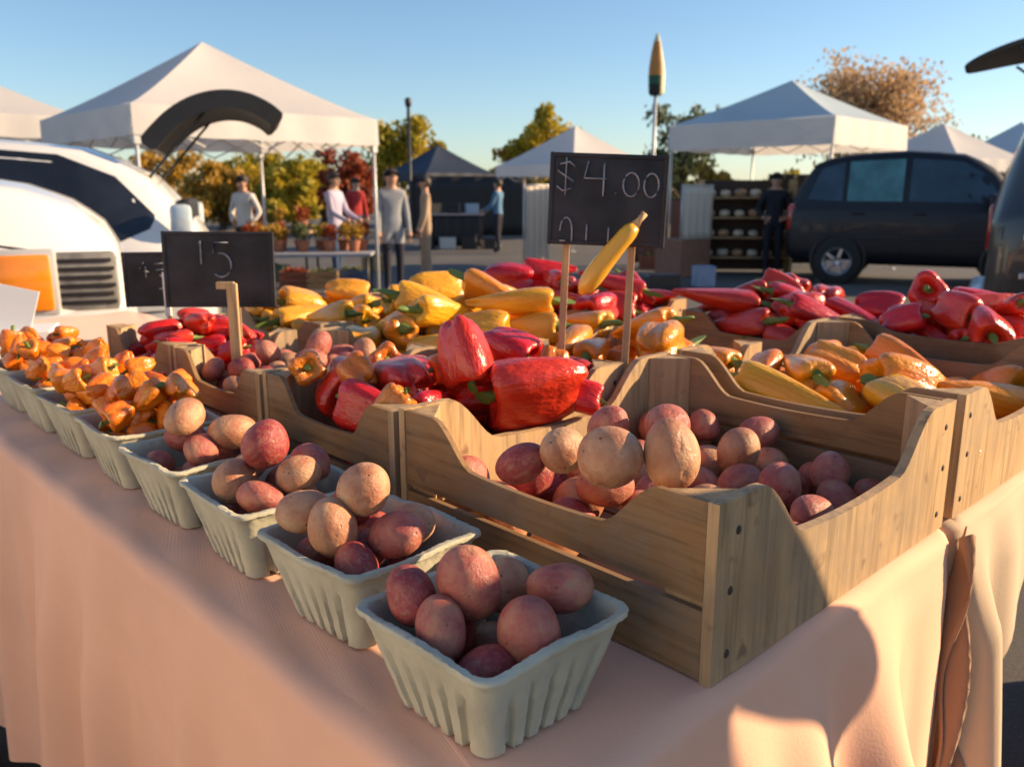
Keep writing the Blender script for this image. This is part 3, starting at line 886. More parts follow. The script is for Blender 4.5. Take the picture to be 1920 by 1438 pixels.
# ---------------------------------------------------------------- boards and sticks on the table
def frame_at(p, yaw, pitch=0.0, roll=0.0):
    return Matrix.Translation(p) @ Euler((0, 0, yaw)).to_matrix().to_4x4() @ Euler((pitch, roll, 0)).to_matrix().to_4x4()
def strokes(bm, lines, wdt, y):
    for ln in lines:
        tube(bm, [(x, y, z) for x, z in ln], wdt, 6, flat=.35)
def arc2(cx, cz, rx, rz, a0, a1, n=10): return [(cx + rx * math.cos(R(a0 + (a1 - a0) * i / n)), cz + rz * math.sin(R(a0 + (a1 - a0) * i / n))) for i in range(n + 1)]
def chalk_sign(name, label, p, yaw, roll, w, h, marks, sticks, pitch=0.0, cw=.0038, group=None):
    t = thing(name, label, 'sign', (0, 0, 0), 0, group)
    t.matrix_world = frame_at(p, yaw, pitch, roll)
    bm = bmesh.new(); box(bm, (0, 0, 0), (w, .007, h), bev=.0025)
    for s in (-1, 1):
        box(bm, (s * (w / 2 - .003), 0, 0), (.008, .0115, h + .003), bev=.002); box(bm, (0, 0, s * (h / 2 - .003)), (w - .012, .0105, .008), bev=.002)
    b = obj('board', bm, M['chalkboard'], t)
    if marks:
        bm = bmesh.new(); strokes(bm, marks, cw, -.0042)
        obj('chalk_writing', bm, M['chalk'], b, smooth=True)
    for (x, z0, z1) in sticks:
        bm = bmesh.new(); box(bm, (x, .0085, (z0 + z1) / 2), (.012, .006, z1 - z0), bev=.0012)
        obj('stick', bm, M['stick'], t)
    return t
# price board on two sticks: $4.00 and a second, smudged line
def line(*p): return list(p)
S_ = lambda x, z, k: [(x + .018 * k, z + .020 * k), (x + .006 * k, z + .029 * k), (x - .012 * k, z + .024 * k), (x - .016 * k, z + .010 * k), (x, z), (x + .016 * k, z - .010 * k), (x + .013 * k, z - .024 * k), (x - .006 * k, z - .029 * k), (x - .018 * k, z - .020 * k)]
p0 = at(1139, 376, 1.42)
sw, sh = .192, .146
m4 = [S_(-.070, .036, .8), line((-.070, .066), (-.070, .006)), line((-.034, .061), (-.040, .034), (-.004, .034)), line((-.008, .058), (-.008, .006)),
      line((.012, .012), (.013, .011)), arc2(.037, .026, .013, .019, 0, 360, 16), arc2(.070, .026, .012, .019, 0, 360, 16),
      arc2(-.066, -.052, .010, .022, 180, 0, 8) + [(-.056, -.068)], line((-.066, -.068), (-.076, -.068)), line((-.032, -.040), (-.032, -.066)), line((.004, -.044), (.004, -.068))]
s1 = chalk_sign('chalk_sign', 'small black chalkboard reading $4.00 raised on two wooden sticks', p0, R(-3), R(2.0), sw, sh, m4,
           [(-.064, -.285, -.02), (.045, -.400, -.02)], pitch=R(-3))
# yellow stick pepper clipped across the board's sticks
pa, pb = at(1190, 424, 1.385), at(1088, 552, 1.375)
pv = [pa.lerp(pb, i / 12) + Vector((0, 0, .004 * math.sin(i / 12 * 3.14))) for i in range(13)]
bm = bmesh.new()
tube(bm, pv, [.0095, .0135, .0145, .0145, .015, .0155, .016, .0165, .017, .017, .016, .013, .004], 14)
o = obj('pepper', bm, fruit('yellow_long_pepper', (.80, .36, .02), (.85, .50, .06), .3, spots=(.75, .25, .01)), smooth=True)
tag(o, 'long straight yellow pepper leaning diagonally across the $4.00 sign', 'pepper')
bm = bmesh.new(); dv = (pa - pb).normalized()
tube(bm, [pa - dv * .002, pa + dv * .012, pa + dv * .026], [.009, .005, .006], 8)
obj('stem', bm, M['stick'], o)
# numbered boards farther left
z5 = [line((-.038, .052), (-.034, .058), (-.034, .012)), line((.020, .055), (-.008, .055), (-.010, .034)) , arc2(.004, .010, .020, .024, 100, -130, 10)]
chalk_sign('chalk_sign', 'dark chalkboard with a chalked 15 behind the small pink potatoes', at(412, 506, 1.72), R(8), R(1), .215, .150, z5, [(.03, -.25, -.04)], cw=.0042)
m45 = [line((-.016, .040), (-.026, .022), (-.006, .018)), line((-.012, .030), (-.012, .006)), line((.032, .038), (.008, .036)), line((.034, .024), (.010, .022)), arc2(.016, -.006, .012, .016, 80, -100, 8)]
chalk_sign('chalk_sign', 'narrow black board with chalk scribbles left of the 15 board', at(286, 524, 1.98), R(10), 0, .125, .125, m45, [(.03, -.20, -.03)])
# bare wooden stake in the small potato crate
p = at(440, 612, 1.60)
t = Matrix.Translation(p)
bm = bmesh.new(); box(bm, p, (.020, .009, .165), bev=.002); box(bm, p + Vector((-.012, .001, .078)), (.035, .008, .014), bev=.002)
tag(obj('wooden_stake', bm, M['stick']), 'pale wooden stake standing in the crate of small potatoes', 'stake')
bm = bmesh.new(); box(bm, at(313, 552, 1.9), (.014, .007, .10), bev=.002)
tag(obj('wooden_stake', bm, M['paper']), 'short white stake between the scribbled board and the 15 board', 'stake')

# white card leaning at the picture's left edge
bm = bmesh.new(); box(bm, (0, 0, .062), (.15, .003, .125), bev=.001)
o = obj('price_card', bm, M['paper']); o.location = W(2.24, -.06, TZ + .081); o.rotation_euler = (R(-14), R(14), R(10))
tag(o, 'blank white card leaning on a low box at the left edge', 'card')
bm = bmesh.new(); box(bm, (0, 0, .04), (.22, .16, .08), bev=.004)
o = obj('card_box', bm, M['paper']); o.location = W(2.26, -.03, TZ); o.rotation_euler = (0, 0, R(20))
tag(o, 'low white box under the leaning white card at the left edge', 'box')

# ---------------------------------------------------------------- tents
def tent(name, label, c, rz, s, eave, peak, val, canvas, vmat=None, cat='tent', group='pop up market tents', polemat='steel'):
    t = thing(name, label, cat, c, rz, group)
    hs = s / 2
    N = 12
    bm = bmesh.new()
    for k in range(4):
        a = k * math.pi / 2; g = []
        for i in range(N + 1):
            d = 1 - i / N
            r = []
            for q in range(N + 1):
                m = -1 + 2 * q / N
                x, y = hs * d, hs * d * m
                sag = -.05 * (1 - m * m) * math.sin(math.pi * d) * (s / 3)
                r.append(bm.verts.new((x * math.cos(a) - y * math.sin(a), x * math.sin(a) + y * math.cos(a), eave + (peak - eave) * (1 - d) ** 1.12 + sag)))
            g.append(r)
        for i in range(N):
            for q in range(N): bm.faces.new((g[i][q], g[i][q + 1], g[i + 1][q + 1], g[i + 1][q]))
    bmesh.ops.remove_doubles(bm, verts=bm.verts, dist=1e-4)
    bmesh.ops.dissolve_degenerate(bm, edges=bm.edges, dist=1e-4)
    obj('canopy', bm, canvas, t, smooth=True, autos=12)
    rn = random.Random(label)
    for k in range(4):
        bm = bmesh.new(); top = []; bot = []
        a = k * math.pi / 2
        for i in range(31):
            u = -hs + s * i / 30
            y = hs + .012 * math.sin(i * .9 + k) + .01
            for lst, z in ((top, eave + .004), (bot, eave - val - .012 * abs(math.sin(i * .52)))):
                yy = hs + .004 if z > eave else y
                lst.append(bm.verts.new((u * math.cos(a) - yy * math.sin(a), u * math.sin(a) + yy * math.cos(a), z)))
        for i in range(30): bm.faces.new((top[i], top[i + 1], bot[i + 1], bot[i]))
        obj('valance', bm, vmat or canvas, t, smooth=True)
    for sx in (-1, 1):
        for sy in (-1, 1):
            bm = bmesh.new(); x, y = sx * (hs - .04), sy * (hs - .04)
            tube(bm, [(x, y, 0), (x, y, eave - .02)], .022, 8); box(bm, (x, y, .006), (.13, .13, .012)); box(bm, (x, y, eave - .35), (.07, .07, .09), bev=.006)
            obj('leg', bm, M[polemat], t)
    bm = bmesh.new()
    for a, b in (((-hs, -hs), (hs, -hs)), ((hs, -hs), (hs, hs)), ((hs, hs), (-hs, hs)), ((-hs, hs), (-hs, -hs))):
        n = 4
        for i in range(n):
            f0, f1 = i / n, (i + 1) / n
            A = Vector((a[0] + (b[0] - a[0]) * f0, a[1] + (b[1] - a[1]) * f0, 0)) * .975; B = Vector((a[0] + (b[0] - a[0]) * f1, a[1] + (b[1] - a[1]) * f1, 0)) * .975
            for z0, z1 in ((eave - .08, eave - .40), (eave - .40, eave - .08)):
                tube(bm, [A + Vector((0, 0, z0)), B + Vector((0, 0, z1))], .010, 5)
    obj('truss', bm, M[polemat], t)
    return t
tent('market_tent', 'big white pop up tent behind the white car with raised hatch', (-3.80, 11.0, 0), R(44), 3.0, 2.27, 3.19, .30, M['tent'])
tent('market_tent', 'white pop up tent cut off by the picture edge, left of the white car', (-8.6, 13.6, 0), R(40), 3.0, 2.5, 3.3, .32, M['tent'])
tent('market_tent', 'navy blue pop up tent sheltering a market counter', (-2.45, 29.0, 0), R(38), 2.7, 1.98, 2.92, .24, M['tent_navy'], polemat='darksteel')
tent('market_tent', 'small white tent whose peak shows above the $4.00 sign', (1.62, 22.5, 0), R(40), 2.9, 2.05, 3.05, .26, M['tent'])
tent('market_tent', 'pale blue topped tent with cream valance beside the navy van', (4.98, 15.8, 0), R(46), 3.05, 2.55, 3.33, .42, M['tent_shade_tint'], vmat=M['tent'])
tent('market_tent', 'distant white tent rising behind the roof of the navy van', (11.3, 23.0, 0), R(30), 3.0, 2.2, 3.15, .3, M['tent'])
tent('market_tent', 'distant pale blue tent right of the navy van', (14.2, 24.5, 0), R(45), 3.0, 2.25, 3.3, .3, M['tent_blue'])
tent('market_tent', 'far small white tent between the navy tent and the trees', (.55, 38.0, 0), R(20), 3.0, 2.0, 3.0, .3, M['tent'])

# ---------------------------------------------------------------- vehicles
def car(name, label, cat, loc, rz, L, Hh, Wd, paint, st, wins, wheel_x, wr=.33, lamps=(), hatch=None, trims=(), glz=None, seams=(), handles=()):
    """x runs from the tail (0) to the nose (L). st: (x, bottom, belt, roof, half width, half roof width)"""
    t = thing(name, label, cat, loc, rz)
    bm = bmesh.new(); rings = []
    def half(s):
        x, zb, zm, zr, w, wr_ = s
        return [(0, zb), (w * .86, zb), (w * .97, zb + .07), (w, zb + (zm - zb) * .45), (w * .985, zm - .06), (w * .955, zm), (wr_ + .02, zr - .10 if zr - zm > .2 else zm + (zr - zm) * .6), (wr_ - .05, zr - .025), (wr_ * .55, zr), (0, zr + .012)]
    for s in st:
        h = half(s)
        pts = [(y, z) for y, z in h] + [(-y, z) for y, z in reversed(h[1:-1])]
        rings.append([bm.verts.new((s[0], y, z)) for y, z in pts])
    n = len(rings[0])
    for a, b in zip(rings, rings[1:]):
        for i in range(n): bm.faces.new((a[i], a[(i + 1) % n], b[(i + 1) % n], b[i]))
    for rg in (rings[0], rings[-1]): bm.faces.new(rg)
    bmesh.ops.subdivide_edges(bm, edges=bm.edges[:], cuts=1, use_grid_fill=True, smooth=.0)
    bmesh.ops.smooth_vert(bm, verts=bm.verts, factor=.35, use_axis_x=True, use_axis_y=True, use_axis_z=True)
    body = obj('body', bm, paint, t, smooth=True, autos=50)
    def side_y(x, z):
        for a, b in zip(st, st[1:]):
            if a[0] <= x <= b[0]:
                f = (x - a[0]) / (b[0] - a[0]); q = [a[i] + (b[i] - a[i]) * f for i in range(6)]
                hh = half(q)
                for (y0, z0), (y1, z1) in zip(hh, hh[1:]):
                    if z0 <= z <= z1 and z1 > z0: return y0 + (y1 - y0) * (z - z0) / (z1 - z0)
                return q[4]
        return st[0][4]
    from mathutils.bvhtree import BVHTree
    bvh = BVHTree.FromPolygons([v.co[:] for v in body.data.vertices], [tuple(p.vertices) for p in body.data.polygons])
    for wi, poly in enumerate(wins):
        for sd in (-1, 1):
            bm = bmesh.new()
            bm.faces.new([bm.verts.new((x, sd * 1.0, z)) for x, z in poly])
            bmesh.ops.triangulate(bm, faces=bm.faces[:])
            for _k in range(3): bmesh.ops.subdivide_edges(bm, edges=bm.edges[:], cuts=1, use_grid_fill=True)
            bmesh.ops.triangulate(bm, faces=bm.faces[:])
            for v in bm.verts:
                hit = bvh.ray_cast(Vector((v.co.x, sd * 2.0, v.co.z)), Vector((0, -sd, 0)))
                v.co.y = (hit[0].y if hit[0] else sd * side_y(v.co.x, v.co.z)) + sd * .006
            r = bmesh.ops.extrude_face_region(bm, geom=bm.faces[:])
            bmesh.ops.translate(bm, vec=(0, -sd * .03, 0), verts=[v for v in r['geom'] if isinstance(v, bmesh.types.BMVert)])
            obj('window', bm, (glz or {}).get(wi, M['glass']), t)
    for (x, z, dx, dz, m, depth) in trims:
        for sd in (-1, 1):
            bm = bmesh.new(); box(bm, (x, sd * (side_y(x, z) - .01), z), (dx, .05, dz), bev=.012); obj('trim_strip', bm, m, t)
    for wx in wheel_x:
        for sd in (-1, 1):
            yw = st[len(st) // 2][4] - .06
            w = bpy.data.objects.new('wheel', None); COL.objects.link(w); w.parent = t; w.location = (wx, sd * yw, wr)
            w.rotation_euler = (math.pi / 2, 0, 0)
            bm = bmesh.new(); lathe(bm, [(wr * .62, -.11), (wr * .9, -.115), (wr, -.09), (wr, .09), (wr * .9, .115), (wr * .62, .11), (wr * .62, -.11)], 28); obj('tyre', bm, M['rubber'], w, autos=40)
            bm = bmesh.new()
            lathe(bm, [(0, .07), (wr * .14, .085), (wr * .16, .06), (wr * .2, .05)], 20); lathe(bm, [(wr * .52, .06), (wr * .62, .10), (wr * .64, .0)], 28); lathe(bm, [(0, .0), (wr * .62, .0)], 20)
            lathe(bm, [(0, -.02), (wr * .62, -.02)], 20)
            for k in range(5):
                a = 2 * math.pi * k / 5; box(bm, (math.cos(a) * wr * .36, math.sin(a) * wr * .36, .065), (wr * .42, wr * .15, .03), Euler((0, 0, a)).to_matrix(), bev=.006)
            rim = obj('rim', bm, M['alloy'], w, autos=40)
            if sd == 1: rim.rotation_euler = (math.pi, 0, 0)
            bm = bmesh.new(); lathe(bm, [(wr * 1.02, -.03), (wr * 1.18, -.03), (wr * 1.18, .01), (wr * 1.02, .01), (wr * 1.02, -.03)], 28)
            o = obj('wheel_arch', bm, M['black'], t); o.location = (wx, sd * (st[len(st) // 2][4] * .985), wr + .03); o.rotation_euler = (math.pi / 2, 0, 0)
    for ln in seams:
        for sd in (-1, 1):
            pts = []
            for (x0, z0), (x1, z1) in zip(ln, ln[1:]):
                for q in range(8):
                    x, z = x0 + (x1 - x0) * q / 8, z0 + (z1 - z0) * q / 8
                    hit = bvh.ray_cast(Vector((x, sd * 2.0, z)), Vector((0, -sd, 0)))
                    if hit[0]: pts.append((x, hit[0].y, z))
            if len(pts) > 2:
                bm = bmesh.new(); tube(bm, pts, .0065, 6); obj('door_seam', bm, M['black'], t)
    for (x, z) in handles:
        for sd in (-1, 1):
            hit = bvh.ray_cast(Vector((x, sd * 2.0, z)), Vector((0, -sd, 0)))
            if hit[0]:
                bm = bmesh.new(); box(bm, (x, hit[0].y + sd * .018, z), (.18, .03, .03), bev=.01); obj('door_handle', bm, paint, t)
    for (nm, c, sz, m) in lamps:
        bm = bmesh.new(); box(bm, c, sz, bev=min(sz) * .35); obj(nm, bm, m, t, smooth=True, autos=40)
    for sd in (-1, 1):
        mx = wins[0][0][0] if wins else L * .6
    if hatch:
        (hx, hz), pts, th, wdt, tipk = hatch
        fine = []
        for i in range(len(pts) - 1):
            q = [pts[max(0, i - 1)], pts[i], pts[i + 1], pts[min(len(pts) - 1, i + 2)]]
            for k in range(4):
                f = k / 4; fine.append(tuple(.5 * (2 * q[1][c] + (q[2][c] - q[0][c]) * f + (2 * q[0][c] - 5 * q[1][c] + 4 * q[2][c] - q[3][c]) * f * f + (-q[0][c] + 3 * q[1][c] - 3 * q[2][c] + q[3][c]) * f ** 3) for c in (0, 1)))
        pts = fine + [pts[-1]]
        bm = bmesh.new(); rows = []
        for j in range(7):
            y = -wdt / 2 + wdt * j / 6
            up = []; lo = []
            for i, (x, z) in enumerate(pts):
                a = pts[max(0, i - 1)]; b = pts[min(len(pts) - 1, i + 1)]
                dx, dz = b[0] - a[0], b[1] - a[1]; l = math.hypot(dx, dz); nx, nz = -dz / l, dx / l
                e = th * (.55 if i in (0, len(pts) - 1) else 1)
                k = (1 - tipk * (i / (len(pts) - 1)) ** 2.5)
                up.append(bm.verts.new((x + nx * e / 2, y * k, z + nz * e / 2))); lo.append(bm.verts.new((x - nx * e / 2, y * k, z - nz * e / 2)))
            rows.append((up, lo))
        m_ = len(pts)
        for (u0, l0), (u1, l1) in zip(rows, rows[1:]):
            for i in range(m_ - 1):
                bm.faces.new((u0[i], u0[i + 1], u1[i + 1], u1[i])); bm.faces.new((l0[i], l1[i], l1[i + 1], l0[i + 1]))
            bm.faces.new((u0[0], u1[0], l1[0], l0[0])); bm.faces.new((u0[-1], l0[-1], l1[-1], u1[-1]))
        for u, l in (rows[0], rows[-1]):
            for i in range(m_ - 1): bm.faces.new((u[i], l[i], l[i + 1], u[i + 1]))
        obj('raised_hatch', bm, M['black'], t, smooth=True, autos=40)
        for sd in (-1, 1):
            bm = bmesh.new(); tube(bm, [(hx + .18, sd * (wdt / 2 - .1), hz - .45), (pts[len(pts) // 2][0], sd * (wdt / 2 - .1), pts[len(pts) // 2][1] - .03)], .010, 8); obj('gas_strut', bm, M['darksteel'], t)
    return t
# white car, tail to the right, hatch up; local x=0 is the tail
ST = [(0.0, .38, .95, 1.02, .80, .62), (.10, .30, .98, 1.20, .86, .64), (.36, .27, 1.02, 1.52, .89, .62), (.75, .26, 1.03, 1.70, .90, .60), (1.5, .26, 1.03, 1.76, .91, .60), (2.3, .26, 1.02, 1.72, .91, .60), (2.9, .26, 1.0, 1.52, .91, .58), (3.45, .26, .98, 1.10, .90, .60), (4.1, .28, .93, .98, .88, .60), (4.5, .34, .80, .84, .80, .5), (4.62, .42, .70, .72, .7, .4)]
W1 = [[(.36, 1.16), (.32, 1.24), (.56, 1.50), (.90, 1.64), (1.55, 1.69), (1.55, .97), (.72, 1.0)], [(1.60, .97), (1.60, 1.69), (2.25, 1.66), (2.72, 1.48), (3.15, 1.12), (3.15, .97)]]
rear = at(410, 400, 5.9)
car('white_car', 'white hatchback with large dark side window and its tailgate raised', 'car', (rear.x - .28, 6.55, 0), math.pi + R(17), 4.62, 1.76, 1.82, M['white'], ST, W1, (.85, 3.6), .34,
    lamps=[('tail_lamp', (.16, .80, 1.22), (.14, .10, .20), M['clearlamp']), ('tail_lamp', (.16, -.80, 1.22), (.14, .10, .20), M['clearlamp']), ('tail_lamp', (.03, .74, .98), (.12, .20, .14), M['redlamp']), ('tail_lamp', (.03, -.74, .98), (.12, .20, .14), M['redlamp']), ('tailgate_opening', (.16, 0, 1.18), (.10, 1.0, .34), M['black'])],
    hatch=((.40, 1.70), [(.36, 1.70), (.27, 1.80), (.16, 1.90), (.02, 1.98), (-.14, 2.02), (-.30, 2.01), (-.44, 1.95), (-.52, 1.88)], .12, 1.16, .06),
    seams=([(.78, .45), (.76, .98), (.95, 1.62)], [(1.575, .34), (1.575, .97)], [(2.95, .4), (3.0, 1.0)], [(.3, .62), (.8, .60), (3.4, .62)]), handles=((1.0, .92), (1.78, .92)))

# nose of a white van parked behind the left end of the table
SN = [(0.0, .40, 1.10, 1.9, .72, .60), (.8, .30, 1.14, 1.98, .74, .60), (1.25, .30, 1.16, 1.93, .74, .58), (1.62, .30, 1.17, 1.56, .74, .56), (1.9, .30, 1.17, 1.495, .74, .55), (2.40, .30, 1.17, 1.465, .74, .55), (2.62, .30, 1.16, 1.43, .735, .54), (2.80, .32, 1.14, 1.36, .72, .52), (2.93, .36, 1.10, 1.26, .68, .48), (3.0, .42, 1.02, 1.12, .62, .42)]
nx_ = at(232, 450, 3.6).x
car('white_van', 'nose of a small white van with a big amber corner lamp behind the red peppers', 'van', (nx_ - 2.73 - .308, 3.6 - 1.248 + .673, 0), R(24.6), 3.0, 1.98, 1.48, M['white'], SN, [[(.4, 1.24), (.4, 1.84), (1.15, 1.84), (1.45, 1.58), (1.5, 1.24)]], (.6, 2.3), .29,
    lamps=[('corner_lamp', (2.585, -.735, 1.035), (.27, .05, .235), M['amber']), ('lamp_surround', (2.585, -.722, 1.035), (.31, .05, .275), M['steel']), ('grille', (2.815, -.69, 1.03), (.30, .06, .25), M['grille']), ('headlamp', (2.93, -.55, 1.02), (.10, .24, .22), M['clearlamp']), ('headlamp', (2.93, .55, 1.02), (.10, .24, .22), M['clearlamp']), ('bumper', (2.75, 0, .86), (.56, 1.50, .10), M['white'])]
        + [('grille_bar', (2.815 + dx, -.722, 1.03 + dz), (.26, .012, .016), M['black']) for dx, dz in ((0, .09), (.01, .055), (0, .02), (.01, -.015), (0, -.05), (.01, -.085))],
    seams=([(1.6, .4), (1.62, 1.15), (1.55, 1.45)], [(1.8, 1.19), (2.5, 1.19), (2.9, 1.12)]), handles=((1.2, 1.1),))
# navy van
XS = .84
SV = [(0.0, .42, 1.10, 1.18, .84, .66), (.12, .34, 1.14, 1.45, .93, .70), (.42, .30, 1.18, 1.86, .96, .72), (.9, .30, 1.18, 1.98, .97, .74), (2.0, .30, 1.18, 2.02, .97, .74), (2.9, .30, 1.16, 1.96, .97, .72), (3.35, .30, 1.14, 1.76, .97, .70), (3.85, .30, 1.12, 1.30, .96, .68), (4.4, .32, 1.02, 1.08, .93, .66), (4.72, .38, .86, .9, .86, .5), (4.82, .46, .7, .72, .75, .4)]
WV = [[(.34, 1.28), (.55, 1.76), (.95, 1.84), (.95, 1.26)], [(1.03, 1.26), (1.03, 1.85), (1.95, 1.88), (1.95, 1.26)], [(2.06, 1.26), (2.06, 1.88), (2.85, 1.83), (3.2, 1.66), (3.5, 1.30), (3.4, 1.24)]]
car('navy_van', 'dark navy passenger van parked beside the shade tinted tent', 'van', (4.75, 14.4, 0), R(-26), 4.82 * XS, 2.02, 1.94, M['navy_paint'], [(q[0] * XS, *q[1:]) for q in SV], [[(x * XS, z) for x, z in q] for q in WV], (.95 * XS, 3.75 * XS), .35,
    lamps=[('tail_lamp', (.06, -.78, 1.0), (.14, .2, .42), M['redlamp']), ('tail_lamp', (.06, .78, 1.0), (.14, .2, .42), M['redlamp']), ('headlamp', (4.62 * XS, -.70, .80), (.2, .3, .16), M['clearlamp']), ('headlamp', (4.62 * XS, .70, .80), (.2, .3, .16), M['clearlamp']), ('side_mirror', (3.35 * XS, -1.06, 1.28), (.12, .22, .18), M['navy_paint']), ('side_mirror', (3.35 * XS, 1.06, 1.28), (.12, .22, .18), M['navy_paint'])],
    trims=[(2.2 * XS, .72, 2.2 * XS, .05, M['black'], 0)], seams=([(1.0 * XS, .45), (1.0 * XS, 1.9)], [(2.0 * XS, .4), (2.0 * XS, 1.9)], [(3.3 * XS, .45), (3.4 * XS, 1.2)]), handles=((1.25 * XS, 1.08), (2.25 * XS, 1.08)), glz={0: M['glass_reflect'], 1: M['glass_lit'], 2: M['glass_reflect']})
# charcoal van cut by the right edge, tail towards the picture, its tailgate lifted
SB = [(0.0, .42, 1.20, 1.26, .84, .64), (.06, .36, 1.26, 1.55, .94, .70), (.20, .32, 1.30, 2.00, .98, .76), (.40, .30, 1.32, 2.34, .99, .80), (.9, .30, 1.32, 2.46, 1.0, .80), (1.8, .30, 1.32, 2.48, 1.0, .80), (3.4, .30, 1.30, 2.42, 1.0, .78), (4.2, .30, 1.26, 1.9, .98, .72), (4.7, .32, 1.10, 1.25, .95, .66), (5.1, .4, .85, .9, .85, .5)]
WB = [[(.30, 1.48), (.44, 2.10), (.60, 2.26), (1.5, 2.30), (1.5, 1.46)], [(1.6, 1.46), (1.6, 2.30), (3.2, 2.26), (3.9, 1.8), (3.9, 1.46)]]
tl = at(1868, 330, 5.9)
tp = at(1812, 98, 5.95)
car('charcoal_van', 'tall charcoal van with lifted tailgate cut off by the right picture edge', 'van', (tl.x + .46, 6.72, 0), R(-29), 5.1, 2.48, 2.0, M['dark_paint'], SB, WB, (.95, 4.0), .36,
    lamps=[('tail_lamp', (.03, .80, 1.1), (.10, .14, .40), M['redlamp']), ('bumper', (-.02, 0, .56), (.16, 1.66, .24), M['alloy'])],
    trims=[(1.2, 1.10, 2.0, .05, M['alloy'], 0), (1.2, .84, 2.0, .05, M['alloy'], 0)],
    hatch=((.42, 2.42), [(.52, 2.46), (.34, 2.45), (.14, 2.43), (-.04, 2.395), (-.20, 2.35), (-.30, 2.315)], .03, 1.35, .8))

# unseen white van, added to bounce warm sunlight onto the table's shaded side
SC = [(0.0, .42, 1.2, 1.9, .86, .74), (.15, .34, 1.24, 2.2, .95, .80), (.6, .30, 1.26, 2.32, .98, .84), (3.4, .30, 1.26, 2.32, .98, .84), (4.0, .30, 1.24, 1.9, .98, .74), (4.3, .30, 1.2, 1.4, .96, .7), (4.9, .36, 1.0, 1.1, .88, .6)]
car('white_van', 'unseen white van added on the left to bounce sunlight onto the table', 'van', (-2.75, -3.55, 0), R(90), 4.9, 2.32, 1.96, M['white'], SC, [[(3.05, 1.32), (3.05, 2.05), (3.5, 2.05), (3.95, 1.7), (4.0, 1.32)]], (.9, 3.9), .34, seams=([(2.95, .4), (2.95, 2.1)], [(1.7, .4), (1.7, 2.1)]), handles=((3.2, 1.15),))

# ---------------------------------------------------------------- trees
def tree(name, label, c, hgt, rad, leaf, seed, n=3200, size=.13, trunk=.16, crown0=.28, bare=False, group=None, twigs=0):
    rn = random.Random(seed)
    t = thing(name, label, 'tree', c, rn.uniform(0, 6.3), group)
    bm = bmesh.new()
    tips = []
    zc = hgt * crown0
    tube(bm, [(0, 0, -.1), (.02, 0, zc * .6), (.05, .03, zc), (.0, .05, hgt * .62), (.05, .0, hgt * .92)], [trunk * 1.25, trunk, trunk * .85, trunk * .4, trunk * .08], 9)
    nl = 11 if not bare else 22
    for i in range(nl):
        a = i * 2.4 + rn.uniform(-.4, .4); z0 = zc * .9 + (hgt * .75 - zc * .9) * i / nl
        reach = rad * rn.uniform(.65, 1.0) * (1 - .45 * i / nl)
        p0 = Vector((0, 0, z0)); p1 = p0 + Vector((math.cos(a) * reach * .5, math.sin(a) * reach * .5, hgt * .10)); p2 = p0 + Vector((math.cos(a) * reach, math.sin(a) * reach, hgt * rn.uniform(.12, .26)))
        tube(bm, [p0, p1, p2], [trunk * .42, trunk * .24, trunk * .06], 6)
        tips += [p1.lerp(p2, .5), p2]
        for j in range(twigs):
            q = p0.lerp(p2, rn.uniform(.3, 1)); d = Vector((rn.gauss(0, 1), rn.gauss(0, 1), abs(rn.gauss(.8, .7)))).normalized() * rad * rn.uniform(.2, .45)
            tube(bm, [q, q + d * .5 + Vector((0, 0, .05)), q + d], [trunk * .13, trunk * .10, trunk * .05], 4, cap=False); tips.append(q + d)
    obj('trunk', bm, M['bark'], t)
    blobs = []
    for p in tips: blobs.append(((p.x, p.y, p.z), rad * rn.uniform(.20, .38), rn.uniform(.7, 1)))
    if not bare:
        for _ in range(8):
            a = rn.uniform(0, 6.3); r = rad * rn.uniform(0, .5); blobs.append(((math.cos(a) * r, math.sin(a) * r, hgt * rn.uniform(crown0 + .15, .9)), rad * rn.uniform(.3, .45), .9))
    bm = bmesh.new(); leaf_crown(bm, blobs, n, size, rn)
    obj('crown', bm, M[leaf], t)
    return t
def tree_at(label, px, top, y, rad, leaf, seed, name='autumn_tree', **k):
    p = at(px, top, y)
    return tree(name, label, (p.x, y, 0), p.z, rad, leaf, seed, **k)
tree_at('yellow green tree behind the black lamp pole', 752, 206, 34, 1.75, 'leaf_yg', 1, n=5200, size=.12, crown0=.2)
tree_at('yellow green tree rising between the navy tent and the $4.00 sign', 1025, 203, 36, 1.7, 'leaf_yg', 2, n=5200, size=.12, crown0=.22)
tree_at('low orange leaved tree left of the tall yellow green tree', 962, 268, 37, 1.2, 'leaf_gold', 3, n=2600, size=.12, crown0=.2)
tree_at('thin half bare tree with pinkish brown twigs behind the shade tinted tent', 1625, 128, 30, 2.6, 'leaf_brown', 4, n=9500, size=.088, trunk=.13, crown0=.40, bare=True, twigs=16, name='bare_tree')
tree_at('dull green tree behind the tall feather flag', 1285, 196, 32, 1.5, 'leaf_green', 5, n=2600, size=.11, crown0=.25, twigs=3)
tree_at('rust red tree beside the right pole of the big white tent', 645, 268, 22, .85, 'leaf_red', 6, n=2600, size=.085, crown0=.22)
rn = random.Random(77)
